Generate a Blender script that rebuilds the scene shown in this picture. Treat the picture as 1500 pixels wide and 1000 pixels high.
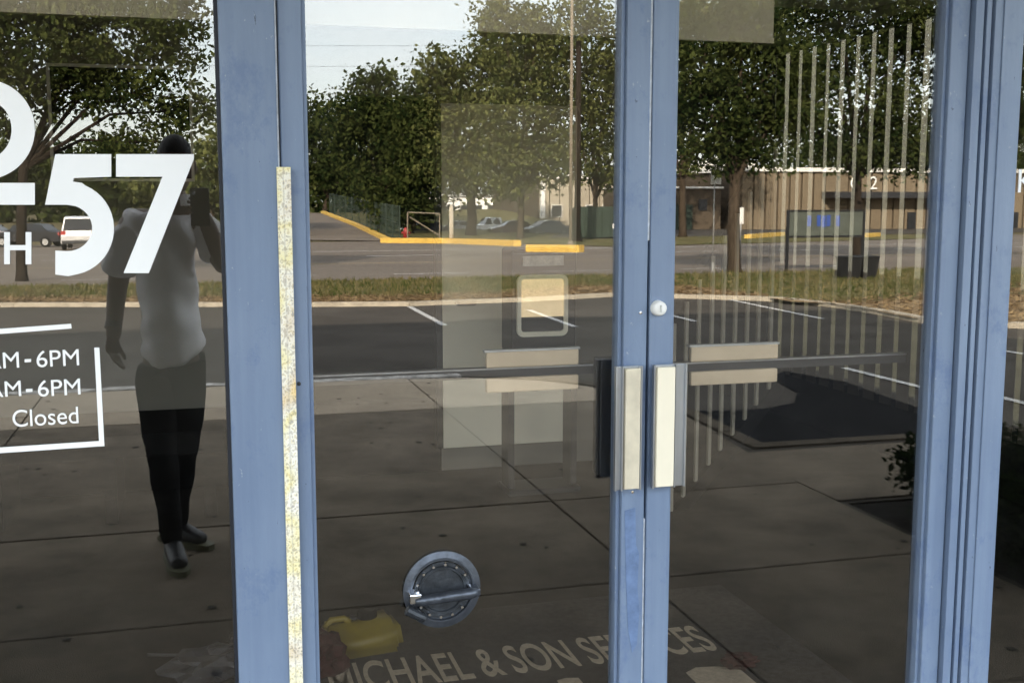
import bpy, bmesh, math, random
import numpy as np
from mathutils import Vector, Matrix

random.seed(7)
rng = np.random.default_rng(7)
scn = bpy.context.scene
col = scn.collection
for o in list(bpy.data.objects):
    bpy.data.objects.remove(o)

# ------------------------------------------------------------------ camera
FPX = 1650.0
TH = math.atan(210 / FPX)                       # pitch down
PS = math.atan(465 * math.cos(TH) / FPX)        # yaw to the right of the facade normal
CD, CH = 2.4, 1.6                               # metres from the glass, height
cam_d = bpy.data.cameras.new('camera')
cam = bpy.data.objects.new('camera', cam_d)
col.objects.link(cam)
cam.location = (0, -CD, CH)
cam.rotation_euler = (math.pi / 2 - TH, 0, -PS)
cam_d.sensor_width = 36
cam_d.lens = 36 * FPX / 1500
cam_d.clip_start = 0.01
cam_d.clip_end = 3000
scn.camera = cam

# ------------------------------------------------------------------ sky and sun
SUN_EL = math.radians(24)
SUN_AZ = math.radians(-24)                      # from +y (behind the shop) towards -x
w = bpy.data.worlds.new('World')
scn.world = w
w.use_nodes = True
nt = w.node_tree
bg = nt.nodes['Background']
sky = nt.nodes.new('ShaderNodeTexSky')
sky.sky_type = 'NISHITA'
sky.sun_disc = False
sky.sun_elevation = SUN_EL
sky.sun_rotation = SUN_AZ
sky.air_density = 1.0
sky.dust_density = 1.5
tc = nt.nodes.new('ShaderNodeTexCoord')
mp = nt.nodes.new('ShaderNodeMapping')
mp.inputs['Scale'].default_value = (1.0, 1.0, 3.6)
nz = nt.nodes.new('ShaderNodeTexNoise')
nz.inputs['Scale'].default_value = 2.6
nz.inputs['Detail'].default_value = 7
nz.inputs['Roughness'].default_value = 0.55
cr = nt.nodes.new('ShaderNodeValToRGB')
cr.color_ramp.elements[0].position = 0.36
cr.color_ramp.elements[0].color = (0.42, 0.42, 0.42, 1)
cr.color_ramp.elements[1].position = 0.66
cr.color_ramp.elements[1].color = (0.8, 0.8, 0.8, 1)
mx = nt.nodes.new('ShaderNodeMixRGB')
mx.inputs['Color2'].default_value = (6.6, 6.9, 7.0, 1)
nt.links.new(tc.outputs['Generated'], mp.inputs['Vector'])
nt.links.new(mp.outputs['Vector'], nz.inputs['Vector'])
nt.links.new(nz.outputs['Fac'], cr.inputs['Fac'])
nt.links.new(cr.outputs['Color'], mx.inputs['Fac'])
nt.links.new(sky.outputs['Color'], mx.inputs['Color1'])
nt.links.new(mx.outputs['Color'], bg.inputs['Color'])
bg.inputs['Strength'].default_value = 0.135

sd = bpy.data.lights.new('sun', 'SUN')
sd.energy = 4.2
sd.angle = math.radians(0.6)
sd.color = (1.0, 0.90, 0.76)
sun = bpy.data.objects.new('sun', sd)
col.objects.link(sun)
to_sun = Vector((math.sin(SUN_AZ) * math.cos(SUN_EL), math.cos(SUN_AZ) * math.cos(SUN_EL), math.sin(SUN_EL)))
sun.rotation_euler = to_sun.to_track_quat('Z', 'Y').to_euler()

scn.view_settings.view_transform = 'Standard'
scn.view_settings.look = 'None'
scn.view_settings.gamma = 1
scn.view_settings.use_curve_mapping = False
scn.view_settings.exposure = 2.65
scn.cycles.max_bounces = 14
scn.cycles.transparent_max_bounces = 24
scn.cycles.glossy_bounces = 8
scn.cycles.diffuse_bounces = 5
scn.cycles.use_denoising = True
scn.cycles.blur_glossy = 0.0

# ------------------------------------------------------------------ survey helpers
def ray(px, py):
    r, v = px - 750, py - 500
    F = FPX * math.cos(TH) - v * math.sin(TH)
    D = FPX * math.sin(TH) + v * math.cos(TH)
    return r * math.cos(PS) + F * math.sin(PS), F * math.cos(PS) - r * math.sin(PS), -D

def on_plane(px, py, Y=0.0):
    """x, z where the sight line meets the upright plane Y metres beyond the glass"""
    a = ray(px, py)
    t = (CD + Y) / a[1]
    return a[0] * t, CH + a[2] * t

def inside(px, py, Y):
    x, z = on_plane(px, py, Y)
    return Vector((x, Y, z))

def street(px, py, Y):
    """same, but for what stands Y metres out in the street and is seen in the glass"""
    x, z = on_plane(px, py, Y)
    return Vector((x, -Y, z))

def zg(Y):
    return -0.12 - 0.02 * max(0.0, min(Y, 110.0) - 7.6)

def lot(px, py):
    """ground point out in the street"""
    a = ray(px, py)
    best = None
    t = (CH + 0.12) / -a[2]
    Y = -CD + a[1] * t
    if Y > 7.6:
        # CH + a2 t = -0.12 -0.02(Y-7.6), Y = -CD + a1 t
        t = (CH + 0.12 + 0.02 * (-CD - 7.6)) / (-a[2] - 0.02 * a[1]) if (-a[2] - 0.02 * a[1]) > 1e-6 else 1e9
        Y = -CD + a[1] * t
        if Y > 110 or t > 1e8:
            t = (CH + 0.12 + 0.02 * 102.4) / max(-a[2], 1e-6)
            Y = -CD + a[1] * t
    return Vector((a[0] * t, -Y, zg(Y)))

def floor_at(px, py, z=0.0):
    a = ray(px, py)
    t = (z - CH) / a[2]
    return Vector((a[0] * t, -CD + a[1] * t, z))

# ------------------------------------------------------------------ materials
def mat(name, color, rough=0.6, metal=0.0, var=0.0, scale=6.0, bump=0.0, bscale=60.0, color2=None, detail=4, spec=0.5, stretch=(1, 1, 1)):
    m = bpy.data.materials.new(name)
    m.use_nodes = True
    n, l = m.node_tree.nodes, m.node_tree.links
    b = n['Principled BSDF']
    b.inputs['Base Color'].default_value = (*color, 1)
    b.inputs['Roughness'].default_value = rough
    b.inputs['Metallic'].default_value = metal
    b.inputs['Specular IOR Level'].default_value = spec if rough < 0.79 else 0.06
    if var > 0 or color2 is not None or bump > 0:
        t = n.new('ShaderNodeTexCoord')
        mpn = n.new('ShaderNodeMapping')
        mpn.inputs['Scale'].default_value = stretch
        l.new(t.outputs['Object'], mpn.inputs['Vector'])
    if var > 0 or color2 is not None:
        x = n.new('ShaderNodeTexNoise')
        x.inputs['Scale'].default_value = scale
        x.inputs['Detail'].default_value = detail
        x.inputs['Roughness'].default_value = 0.65
        r = n.new('ShaderNodeValToRGB')
        c2 = color2 or tuple(min(1, c * (1 + var)) for c in color)
        c1 = color if color2 else tuple(c * (1 - var) for c in color)
        r.color_ramp.elements[0].position = 0.34
        r.color_ramp.elements[1].position = 0.66
        r.color_ramp.elements[0].color = (*c1, 1)
        r.color_ramp.elements[1].color = (*c2, 1)
        l.new(mpn.outputs['Vector'], x.inputs['Vector'])
        l.new(x.outputs['Fac'], r.inputs['Fac'])
        l.new(r.outputs['Color'], b.inputs['Base Color'])
    if bump > 0:
        y = n.new('ShaderNodeTexNoise')
        y.inputs['Scale'].default_value = bscale
        y.inputs['Detail'].default_value = 5
        bp = n.new('ShaderNodeBump')
        bp.inputs['Strength'].default_value = bump
        bp.inputs['Distance'].default_value = 0.01
        l.new(mpn.outputs['Vector'], y.inputs['Vector'])
        l.new(y.outputs['Fac'], bp.inputs['Height'])
        l.new(bp.outputs['Normal'], b.inputs['Normal'])
    return m

def leaf_mat(name, c1, c2, scale=1.2):
    m = bpy.data.materials.new(name)
    m.use_nodes = True
    n, l = m.node_tree.nodes, m.node_tree.links
    out = n['Material Output']
    n.remove(n['Principled BSDF'])
    t = n.new('ShaderNodeTexCoord')
    x = n.new('ShaderNodeTexNoise')
    x.inputs['Scale'].default_value = scale
    x.inputs['Detail'].default_value = 3
    r = n.new('ShaderNodeValToRGB')
    r.color_ramp.elements[0].position = 0.35
    r.color_ramp.elements[1].position = 0.65
    r.color_ramp.elements[0].color = (*c1, 1)
    r.color_ramp.elements[1].color = (*c2, 1)
    d = n.new('ShaderNodeBsdfDiffuse')
    tr = n.new('ShaderNodeBsdfTranslucent')
    mix = n.new('ShaderNodeMixShader')
    mix.inputs['Fac'].default_value = 0.36
    l.new(t.outputs['Object'], x.inputs['Vector'])
    geo = n.new('ShaderNodeNewGeometry')
    mm = n.new('ShaderNodeMath'); mm.operation = 'MULTIPLY_ADD'
    mm.inputs[1].default_value = 0.34; mm.inputs[2].default_value = -0.17
    m2 = n.new('ShaderNodeMath'); m2.operation = 'ADD'
    l.new(geo.outputs['Random Per Island'], mm.inputs[0])
    l.new(mm.outputs['Value'], m2.inputs[0])
    l.new(x.outputs['Fac'], m2.inputs[1])
    l.new(m2.outputs['Value'], r.inputs['Fac'])
    l.new(r.outputs['Color'], d.inputs['Color'])
    l.new(r.outputs['Color'], tr.inputs['Color'])
    l.new(d.outputs['BSDF'], mix.inputs[1])
    l.new(tr.outputs['BSDF'], mix.inputs[2])
    l.new(mix.outputs['Shader'], out.inputs['Surface'])
    return m

def glass_mat(name, refl, tint):
    """one face of a pane: a share of mirror reflection, the rest passes straight through"""
    m = bpy.data.materials.new(name)
    m.use_nodes = True
    n, l = m.node_tree.nodes, m.node_tree.links
    out = n['Material Output']
    n.remove(n['Principled BSDF'])
    tr = n.new('ShaderNodeBsdfTransparent')
    tr.inputs['Color'].default_value = (*tint, 1)
    g = n.new('ShaderNodeBsdfGlossy')
    g.inputs['Roughness'].default_value = 0.0
    g.inputs['Color'].default_value = (1, 0.99, 0.97, 1)
    lw = n.new('ShaderNodeLayerWeight')
    lw.inputs['Blend'].default_value = 0.5
    pw = n.new('ShaderNodeMath')
    pw.operation = 'POWER'
    pw.inputs[1].default_value = 5.0
    ad = n.new('ShaderNodeMath')
    ad.operation = 'ADD'
    ad.inputs[1].default_value = refl
    ad.use_clamp = True
    mix = n.new('ShaderNodeMixShader')
    l.new(lw.outputs['Facing'], pw.inputs[0])
    l.new(pw.outputs['Value'], ad.inputs[0])
    l.new(ad.outputs['Value'], mix.inputs['Fac'])
    l.new(tr.outputs['BSDF'], mix.inputs[1])
    l.new(g.outputs['BSDF'], mix.inputs[2])
    t = n.new('ShaderNodeTexCoord')
    nz_ = n.new('ShaderNodeTexNoise'); nz_.inputs['Scale'].default_value = 5.0; nz_.inputs['Detail'].default_value = 8; nz_.inputs['Roughness'].default_value = .7
    r_ = n.new('ShaderNodeMapRange'); r_.inputs[1].default_value = .45; r_.inputs[2].default_value = .8; r_.inputs[3].default_value = .0003; r_.inputs[4].default_value = .006
    dd_ = n.new('ShaderNodeBsdfDiffuse'); dd_.inputs['Color'].default_value = (.6, .58, .54, 1)
    mx2 = n.new('ShaderNodeMixShader')
    l.new(t.outputs['Object'], nz_.inputs['Vector']); l.new(nz_.outputs['Fac'], r_.inputs[0]); l.new(r_.outputs[0], mx2.inputs['Fac'])
    l.new(mix.outputs['Shader'], mx2.inputs[1]); l.new(dd_.outputs['BSDF'], mx2.inputs[2])
    l.new(mx2.outputs['Shader'], out.inputs['Surface'])
    return m

M = {}
M['glass'] = glass_mat('door_glass', 0.088, (0.93, 0.922, 0.91))
M['side_glass'] = glass_mat('tinted_side_glass', 0.05, (0.37, 0.40, 0.42))
def blue_mat():
    m = bpy.data.materials.new('worn_blue_painted_metal')
    m.use_nodes = True
    n, l = m.node_tree.nodes, m.node_tree.links
    b = n['Principled BSDF']
    t = n.new('ShaderNodeTexCoord')
    def noise(scale, stretch, det, rough=.6):
        mp_ = n.new('ShaderNodeMapping'); mp_.inputs['Scale'].default_value = stretch
        l.new(t.outputs['Object'], mp_.inputs['Vector'])
        x = n.new('ShaderNodeTexNoise'); x.inputs['Scale'].default_value = scale; x.inputs['Detail'].default_value = det; x.inputs['Roughness'].default_value = rough
        l.new(mp_.outputs['Vector'], x.inputs['Vector'])
        return x.outputs['Fac']
    def ramp(fac, p0, c0, p1, c1):
        r = n.new('ShaderNodeValToRGB'); e = r.color_ramp.elements
        e[0].position, e[0].color = p0, (*c0, 1); e[1].position, e[1].color = p1, (*c1, 1)
        l.new(fac, r.inputs['Fac'])
        return r.outputs['Color']
    def mixc(fac, a, b_, mode='MIX'):
        x = n.new('ShaderNodeMixRGB'); x.blend_type = mode
        if isinstance(fac, float): x.inputs['Fac'].default_value = fac
        else: l.new(fac, x.inputs['Fac'])
        for sck, v in (('Color1', a), ('Color2', b_)):
            if isinstance(v, tuple): x.inputs[sck].default_value = (*v, 1)
            else: l.new(v, x.inputs[sck])
        return x.outputs['Color']
    base = ramp(noise(3.2, (1, 1, .5), 5), .32, (0.145, 0.200, 0.302), .68, (0.190, 0.248, 0.350))
    streak = ramp(noise(26, (1, 1, .05), 4), .35, (0.86, 0.87, 0.90), .6, (1, 1, 1))
    c = mixc(1.0, base, streak, 'MULTIPLY')
    blot = ramp(noise(11, (1, 1, .7), 6, .75), .54, (0, 0, 0), .68, (.7, .7, .7))
    c = mixc(blot, c, (0.100, 0.150, 0.270))
    chip = ramp(noise(70, (1, 1, .6), 4, .7), .68, (0, 0, 0), .71, (.75, .75, .75))
    c = mixc(chip, c, (0.33, 0.37, 0.42))
    chip2 = ramp(noise(55, (1.3, 1, .45), 5, .7), .685, (0, 0, 0), .71, (.8, .8, .8))
    c = mixc(chip2, c, (0.045, 0.055, 0.085))
    l.new(c, b.inputs['Base Color'])
    rr = n.new('ShaderNodeMapRange'); rr.inputs[3].default_value = .36; rr.inputs[4].default_value = .62
    l.new(noise(14, (1, 1, .4), 4), rr.inputs[0]); l.new(rr.outputs[0], b.inputs['Roughness'])
    bp = n.new('ShaderNodeBump'); bp.inputs['Strength'].default_value = .18; bp.inputs['Distance'].default_value = .004
    l.new(noise(60, (1, 1, .5), 5), bp.inputs['Height']); l.new(bp.outputs['Normal'], b.inputs['Normal'])
    return m
M['blue'] = blue_mat()
M['blue2'] = mat('touched_up_blue_paint', (0.115, 0.175, 0.310), 0.5, 0, 0.2, 30)
M['blue_dark'] = mat('dark_gasket', (0.012, 0.014, 0.022), 0.6)
M['gasket_white'] = mat('pale_weatherstrip', (0.62, 0.65, 0.70), 0.6, 0, 0.25, 40)
M['vinyl'] = mat('white_vinyl', (0.86, 0.86, 0.86), 0.45, 0, 0.02, 5)
M['cream'] = mat('cream_plastic', (0.80, 0.73, 0.58), 0.4, 0, 0.03, 8)
M['cream_worn'] = mat('worn_cream_plastic', (0.60, 0.535, 0.41), 0.45, 0, 0.12, 14)
M['alu'] = mat('brushed_aluminium', (0.40, 0.42, 0.45), 0.35, 0.85, 0.12, 30, stretch=(1, 1, 0.1))
M['alu_dull'] = mat('dull_aluminium', (0.44, 0.45, 0.45), 0.5, 0.6, 0.12, 20)
M['chrome'] = mat('bright_metal', (0.72, 0.74, 0.78), 0.18, 1.0, 0.1, 30)
M['dish'] = mat('scuffed_grey_metal', (0.075, 0.085, 0.105), 0.36, 0.6, 0.25, 26, 0.2, 60)
M['dish_dark'] = mat('dark_scuffed_metal', (0.035, 0.04, 0.048), 0.45, 0.4, 0.5, 30, 0.2, 60)
M['pad'] = mat('beige_push_pad', (0.60, 0.49, 0.35), 0.5, 0, 0.06, 10)
M['black'] = mat('black_plastic', (0.008, 0.008, 0.009), 0.5)
M['dark'] = mat('dark_grey_metal', (0.02, 0.02, 0.022), 0.5)
M['iwall'] = mat('pale_interior_paint', (0.20, 0.19, 0.165), 0.8, 0, 0.05, 1.2)
M['ipanel'] = mat('cream_interior_door', (0.80, 0.75, 0.61), 0.7, 0, 0.03, 2)
M['iceil'] = mat('white_ceiling', (0.85, 0.82, 0.72), 0.9)
M['valance'] = mat('tan_valance_cloth', (0.36, 0.32, 0.25), 0.9, 0, 0.03, 3)
M['baluster'] = mat('cream_baluster_paint', (0.33, 0.30, 0.24), 0.6)
M['ifloor'] = mat('dark_carpet', (0.013, 0.012, 0.010), 0.9, 0, 0.2, 8, 0.3, 200)
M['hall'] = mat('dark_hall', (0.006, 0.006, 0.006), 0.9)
M['slat'] = mat('dark_blind_fabric', (0.045, 0.04, 0.033), 0.8, 0, 0.1, 4)
M['mat'] = mat('dark_mat_pile', (0.035, 0.033, 0.032), 0.95, 0, 0.3, 40, 0.4, 300)
M['mat_print'] = mat('beige_mat_print', (0.42, 0.35, 0.26), 0.95, 0, 0.16, 60, 0.3, 300)
M['yellow_can'] = mat('yellow_plastic', (0.19, 0.14, 0.012), 0.4, 0, 0.12, 9)
M['red_cloth'] = mat('dull_red_cloth', (0.035, 0.009, 0.009), 0.9, 0, 0.4, 30)
M['clear_bag'] = mat('grey_plastic_film', (0.035, 0.035, 0.04), 0.3, 0, 0.5, 14)
M['kiosk'] = mat('kiosk_grey', (0.022, 0.022, 0.024), 0.5)
M['screen_frame'] = mat('cream_screen_frame', (0.92, 0.88, 0.72), 0.4)
M['screen'] = mat('yellowed_screen_added_glow', (0.74, 0.60, 0.36), 0.4, 0, 0.1, 6)
M['screen'].node_tree.nodes['Principled BSDF'].inputs['Emission Color'].default_value = (1.0, .78, .46, 1)
M['screen'].node_tree.nodes['Principled BSDF'].inputs['Emission Strength'].default_value = 0.085  # glow added to brighten the screen, too dim by room light alone
M['lab'] = mat('pale_label', (0.55, 0.55, 0.52), 0.5, 0, 0.25, 30)

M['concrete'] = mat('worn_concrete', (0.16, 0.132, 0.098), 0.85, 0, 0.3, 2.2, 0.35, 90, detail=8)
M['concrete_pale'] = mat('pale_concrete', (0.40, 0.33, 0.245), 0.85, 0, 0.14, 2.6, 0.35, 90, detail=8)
M['joint'] = mat('dark_joint', (0.06, 0.052, 0.042), 0.9)
M['kerb'] = mat('pale_kerb_concrete', (0.42, 0.37, 0.29), 0.85, 0, 0.2, 5, 0.3, 50)
M['kerb_dark'] = mat('grimy_kerb', (0.085, 0.07, 0.052), 0.9, 0, 0.25, 5, 0.3, 50)
M['kerb_flaked'] = mat('flaked_white_kerb_paint', (0.12, 0.11, 0.10), 0.8, 0, 0, 9, 0.2, 60, color2=(0.70, 0.67, 0.62))
M['kerb_yellow'] = mat('yellow_kerb_paint', (0.62, 0.40, 0.08), 0.7, 0, 0.18, 4)
M['asphalt'] = mat('parking_asphalt', (0.082, 0.073, 0.062), 0.9, 0, 0.22, 0.7, 0.4, 80, detail=8)
M['asphalt_road'] = mat('worn_road_asphalt', (0.19, 0.162, 0.135), 0.9, 0, 0.16, 0.35, 0.3, 40, detail=7, stretch=(0.15, 1, 1))
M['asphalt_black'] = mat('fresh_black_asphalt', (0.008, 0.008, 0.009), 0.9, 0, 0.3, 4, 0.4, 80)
M['line'] = mat('worn_white_paint', (0.55, 0.54, 0.52), 0.8, 0, 0.35, 14)
M['line_y'] = mat('worn_yellow_paint', (0.38, 0.30, 0.17), 0.8, 0, 0.3, 8)
M['soil'] = mat('dry_straw_mulch', (0.16, 0.105, 0.06), 0.95, 0, 0, 2.2, 0.6, 30, color2=(0.33, 0.24, 0.135))
M['bedsoil'] = mat('dark_bed_soil', (0.010, 0.008, 0.006), 0.95, 0, 0.4, 12, 0.5, 40)
M['grass_g'] = mat('verge_grass', (0.075, 0.082, 0.030), 0.95, 0, 0, 1.1, 0.5, 40, color2=(0.19, 0.155, 0.075))
M['ground'] = mat('dry_ground', (0.13, 0.11, 0.06), 0.95, 0, 0.35, 0.2)
M['blade'] = leaf_mat('grass_blade', (0.065, 0.085, 0.024), (0.22, 0.18, 0.085), 1.3)
M['straw'] = leaf_mat('straw', (0.15, 0.10, 0.055), (0.36, 0.265, 0.15), 5)
M['bark'] = mat('brown_bark', (0.055, 0.042, 0.030), 0.9, 0, 0.35, 7, 0.6, 20, stretch=(1, 1, 0.25))
M['bark_dark'] = mat('dark_bark', (0.026, 0.020, 0.015), 0.9, 0, 0.3, 7, 0.6, 20, stretch=(1, 1, 0.25))
M['leaf_a'] = leaf_mat('mid_green_leaf', (0.022, 0.034, 0.010), (0.085, 0.100, 0.030), 1.0)
M['leaf_b'] = leaf_mat('dark_green_leaf', (0.015, 0.026, 0.008), (0.068, 0.082, 0.025), 0.6)
M['leaf_c'] = leaf_mat('olive_leaf', (0.040, 0.055, 0.017), (0.145, 0.155, 0.055), 0.8)
M['leaf_d'] = leaf_mat('shrub_leaf', (0.006, 0.012, 0.005), (0.022, 0.034, 0.011), 6)
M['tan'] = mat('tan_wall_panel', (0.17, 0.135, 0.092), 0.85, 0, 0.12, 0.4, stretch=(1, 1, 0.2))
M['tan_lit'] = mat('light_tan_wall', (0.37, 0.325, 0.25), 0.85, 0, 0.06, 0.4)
M['brown_wall'] = mat('brown_wall', (0.095, 0.075, 0.054), 0.85, 0, 0.1, 0.4)
M['white_roof'] = mat('white_metal_roof', (0.72, 0.70, 0.66), 0.6, 0, 0.06, 0.5)
M['dark_green'] = mat('dark_green_metal', (0.02, 0.035, 0.022), 0.6, 0, 0.2, 1)
M['win'] = mat('dark_window', (0.02, 0.022, 0.025), 0.15)
M['pole_tan'] = mat('weathered_tan_pole', (0.20, 0.165, 0.12), 0.7, 0, 0.15, 3)
M['steel'] = mat('galvanised_steel', (0.35, 0.35, 0.34), 0.5, 0.5, 0.1, 8)
M['red'] = mat('red_paint', (0.35, 0.03, 0.025), 0.4)
M['white'] = mat('white_paint', (0.78, 0.77, 0.74), 0.5, 0, 0.04, 3)
M['tyre'] = mat('tyre_rubber', (0.012, 0.012, 0.012), 0.8)
M['sign_blue'] = mat('sign_blue', (0.03, 0.07, 0.28), 0.5)
M['sign_face'] = mat('sign_green_grey', (0.07, 0.08, 0.065), 0.5, 0, 0.15, 2)
M['facade'] = mat('facade_render', (0.36, 0.33, 0.28), 0.85, 0, 0.1, 1.5)
M['skin'] = mat('brown_skin', (0.115, 0.062, 0.042), 0.55, 0, 0.08, 12)
M['shirt'] = mat('pale_grey_polo_cloth', (0.86, 0.86, 0.90), 0.85, 0, 0.06, 20, 0.2, 300)
M['pants'] = mat('black_trouser_cloth', (0.012, 0.012, 0.013), 0.9, 0, 0.2, 20)
M['hair'] = mat('black_hair', (0.007, 0.006, 0.006), 0.7)
M['shoe'] = mat('black_shoe', (0.012, 0.013, 0.015), 0.5)
M['sole'] = mat('yellow_green_sole', (0.10, 0.10, 0.05), 0.6)
M['phone'] = mat('phone_black', (0.01, 0.01, 0.012), 0.25)

def tape_mat():
    m = bpy.data.materials.new('height_tape_print')
    m.use_nodes = True
    n, l = m.node_tree.nodes, m.node_tree.links
    b = n['Principled BSDF']
    b.inputs['Roughness'].default_value = 0.5
    t = n.new('ShaderNodeTexCoord')
    def noise(scale, stretch, det=2):
        mp_ = n.new('ShaderNodeMapping'); mp_.inputs['Scale'].default_value = stretch
        l.new(t.outputs['Object'], mp_.inputs['Vector'])
        x = n.new('ShaderNodeTexNoise'); x.inputs['Scale'].default_value = scale; x.inputs['Detail'].default_value = det
        l.new(mp_.outputs['Vector'], x.inputs['Vector'])
        return x.outputs['Fac']
    def ramp(fac, stops):
        r = n.new('ShaderNodeValToRGB'); e = r.color_ramp.elements
        e[0].position, e[0].color = stops[0][0], (*stops[0][1], 1)
        e[1].position, e[1].color = stops[1][0], (*stops[1][1], 1)
        for p, c in stops[2:]:
            k = e.new(p); k.color = (*c, 1)
        l.new(fac, r.inputs['Fac'])
        return r.outputs['Color']
    def mixc(fac, a, b_, mode='MIX'):
        x = n.new('ShaderNodeMixRGB'); x.blend_type = mode
        if isinstance(fac, float): x.inputs['Fac'].default_value = fac
        else: l.new(fac, x.inputs['Fac'])
        l.new(a, x.inputs['Color1']); l.new(b_, x.inputs['Color2'])
        return x.outputs['Color']
    broad = ramp(noise(9, (1, 1, 1), 1), [(.36, (0.86, 0.84, 0.78)), (.46, (0.84, 0.77, 0.46)), (.54, (0.86, 0.83, 0.74)), (.64, (0.74, 0.66, 0.55)), (.74, (0.85, 0.62, 0.24))])
    fine = ramp(noise(150, (1, 1, .8), 3), [(.36, (0.45, 0.38, 0.28)), (.45, (0.93, 0.92, 0.88)), (.53, (0.95, 0.94, 0.90)), (.60, (0.76, 0.64, 0.34)), (.68, (0.22, 0.21, 0.22))])
    c = mixc(0.62, broad, fine, 'MULTIPLY')
    sep = n.new('ShaderNodeSeparateXYZ'); l.new(t.outputs['Object'], sep.inputs[0])
    def math_(op, a, v):
        x = n.new('ShaderNodeMath'); x.operation = op
        l.new(a, x.inputs[0])
        if isinstance(v, float): x.inputs[1].default_value = v
        else: l.new(v, x.inputs[1])
        return x.outputs[0]
    # centre rule and inch ticks
    cen = math_('COMPARE', sep.outputs['X'], 0.013); cen.node.inputs[2].default_value = 0.0016
    tick = math_('LESS_THAN', math_('MODULO', sep.outputs['Z'], 0.0254), 0.0035)
    side = math_('GREATER_THAN', sep.outputs['X'], 0.015)
    tk = math_('MULTIPLY', tick, side)
    rgb = n.new('ShaderNodeRGB'); rgb.outputs[0].default_value = (0.30, 0.26, 0.22, 1)
    c = mixc(math_('MULTIPLY', cen, .3), c, rgb.outputs[0])
    c = mixc(math_('MULTIPLY', tk, .22), c, rgb.outputs[0])
    l.new(c, b.inputs['Base Color'])
    return m
M['tape'] = tape_mat()

# ------------------------------------------------------------------ object helpers
def origin_of(o):
    p = Vector((0, 0, 0))
    while o is not None:
        p = p + o.location
        o = o.parent
    return p

def tag(o, label=None, cat=None, group=None, kind=None):
    if label: o['label'] = label
    if cat: o['category'] = cat
    if group: o['group'] = group
    if kind: o['kind'] = kind
    return o

def empty(name, loc, label=None, cat=None, group=None):
    o = bpy.data.objects.new(name, None)
    o.location = loc
    o.empty_display_size = 0.1
    col.objects.link(o)
    return tag(o, label, cat, group)

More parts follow.
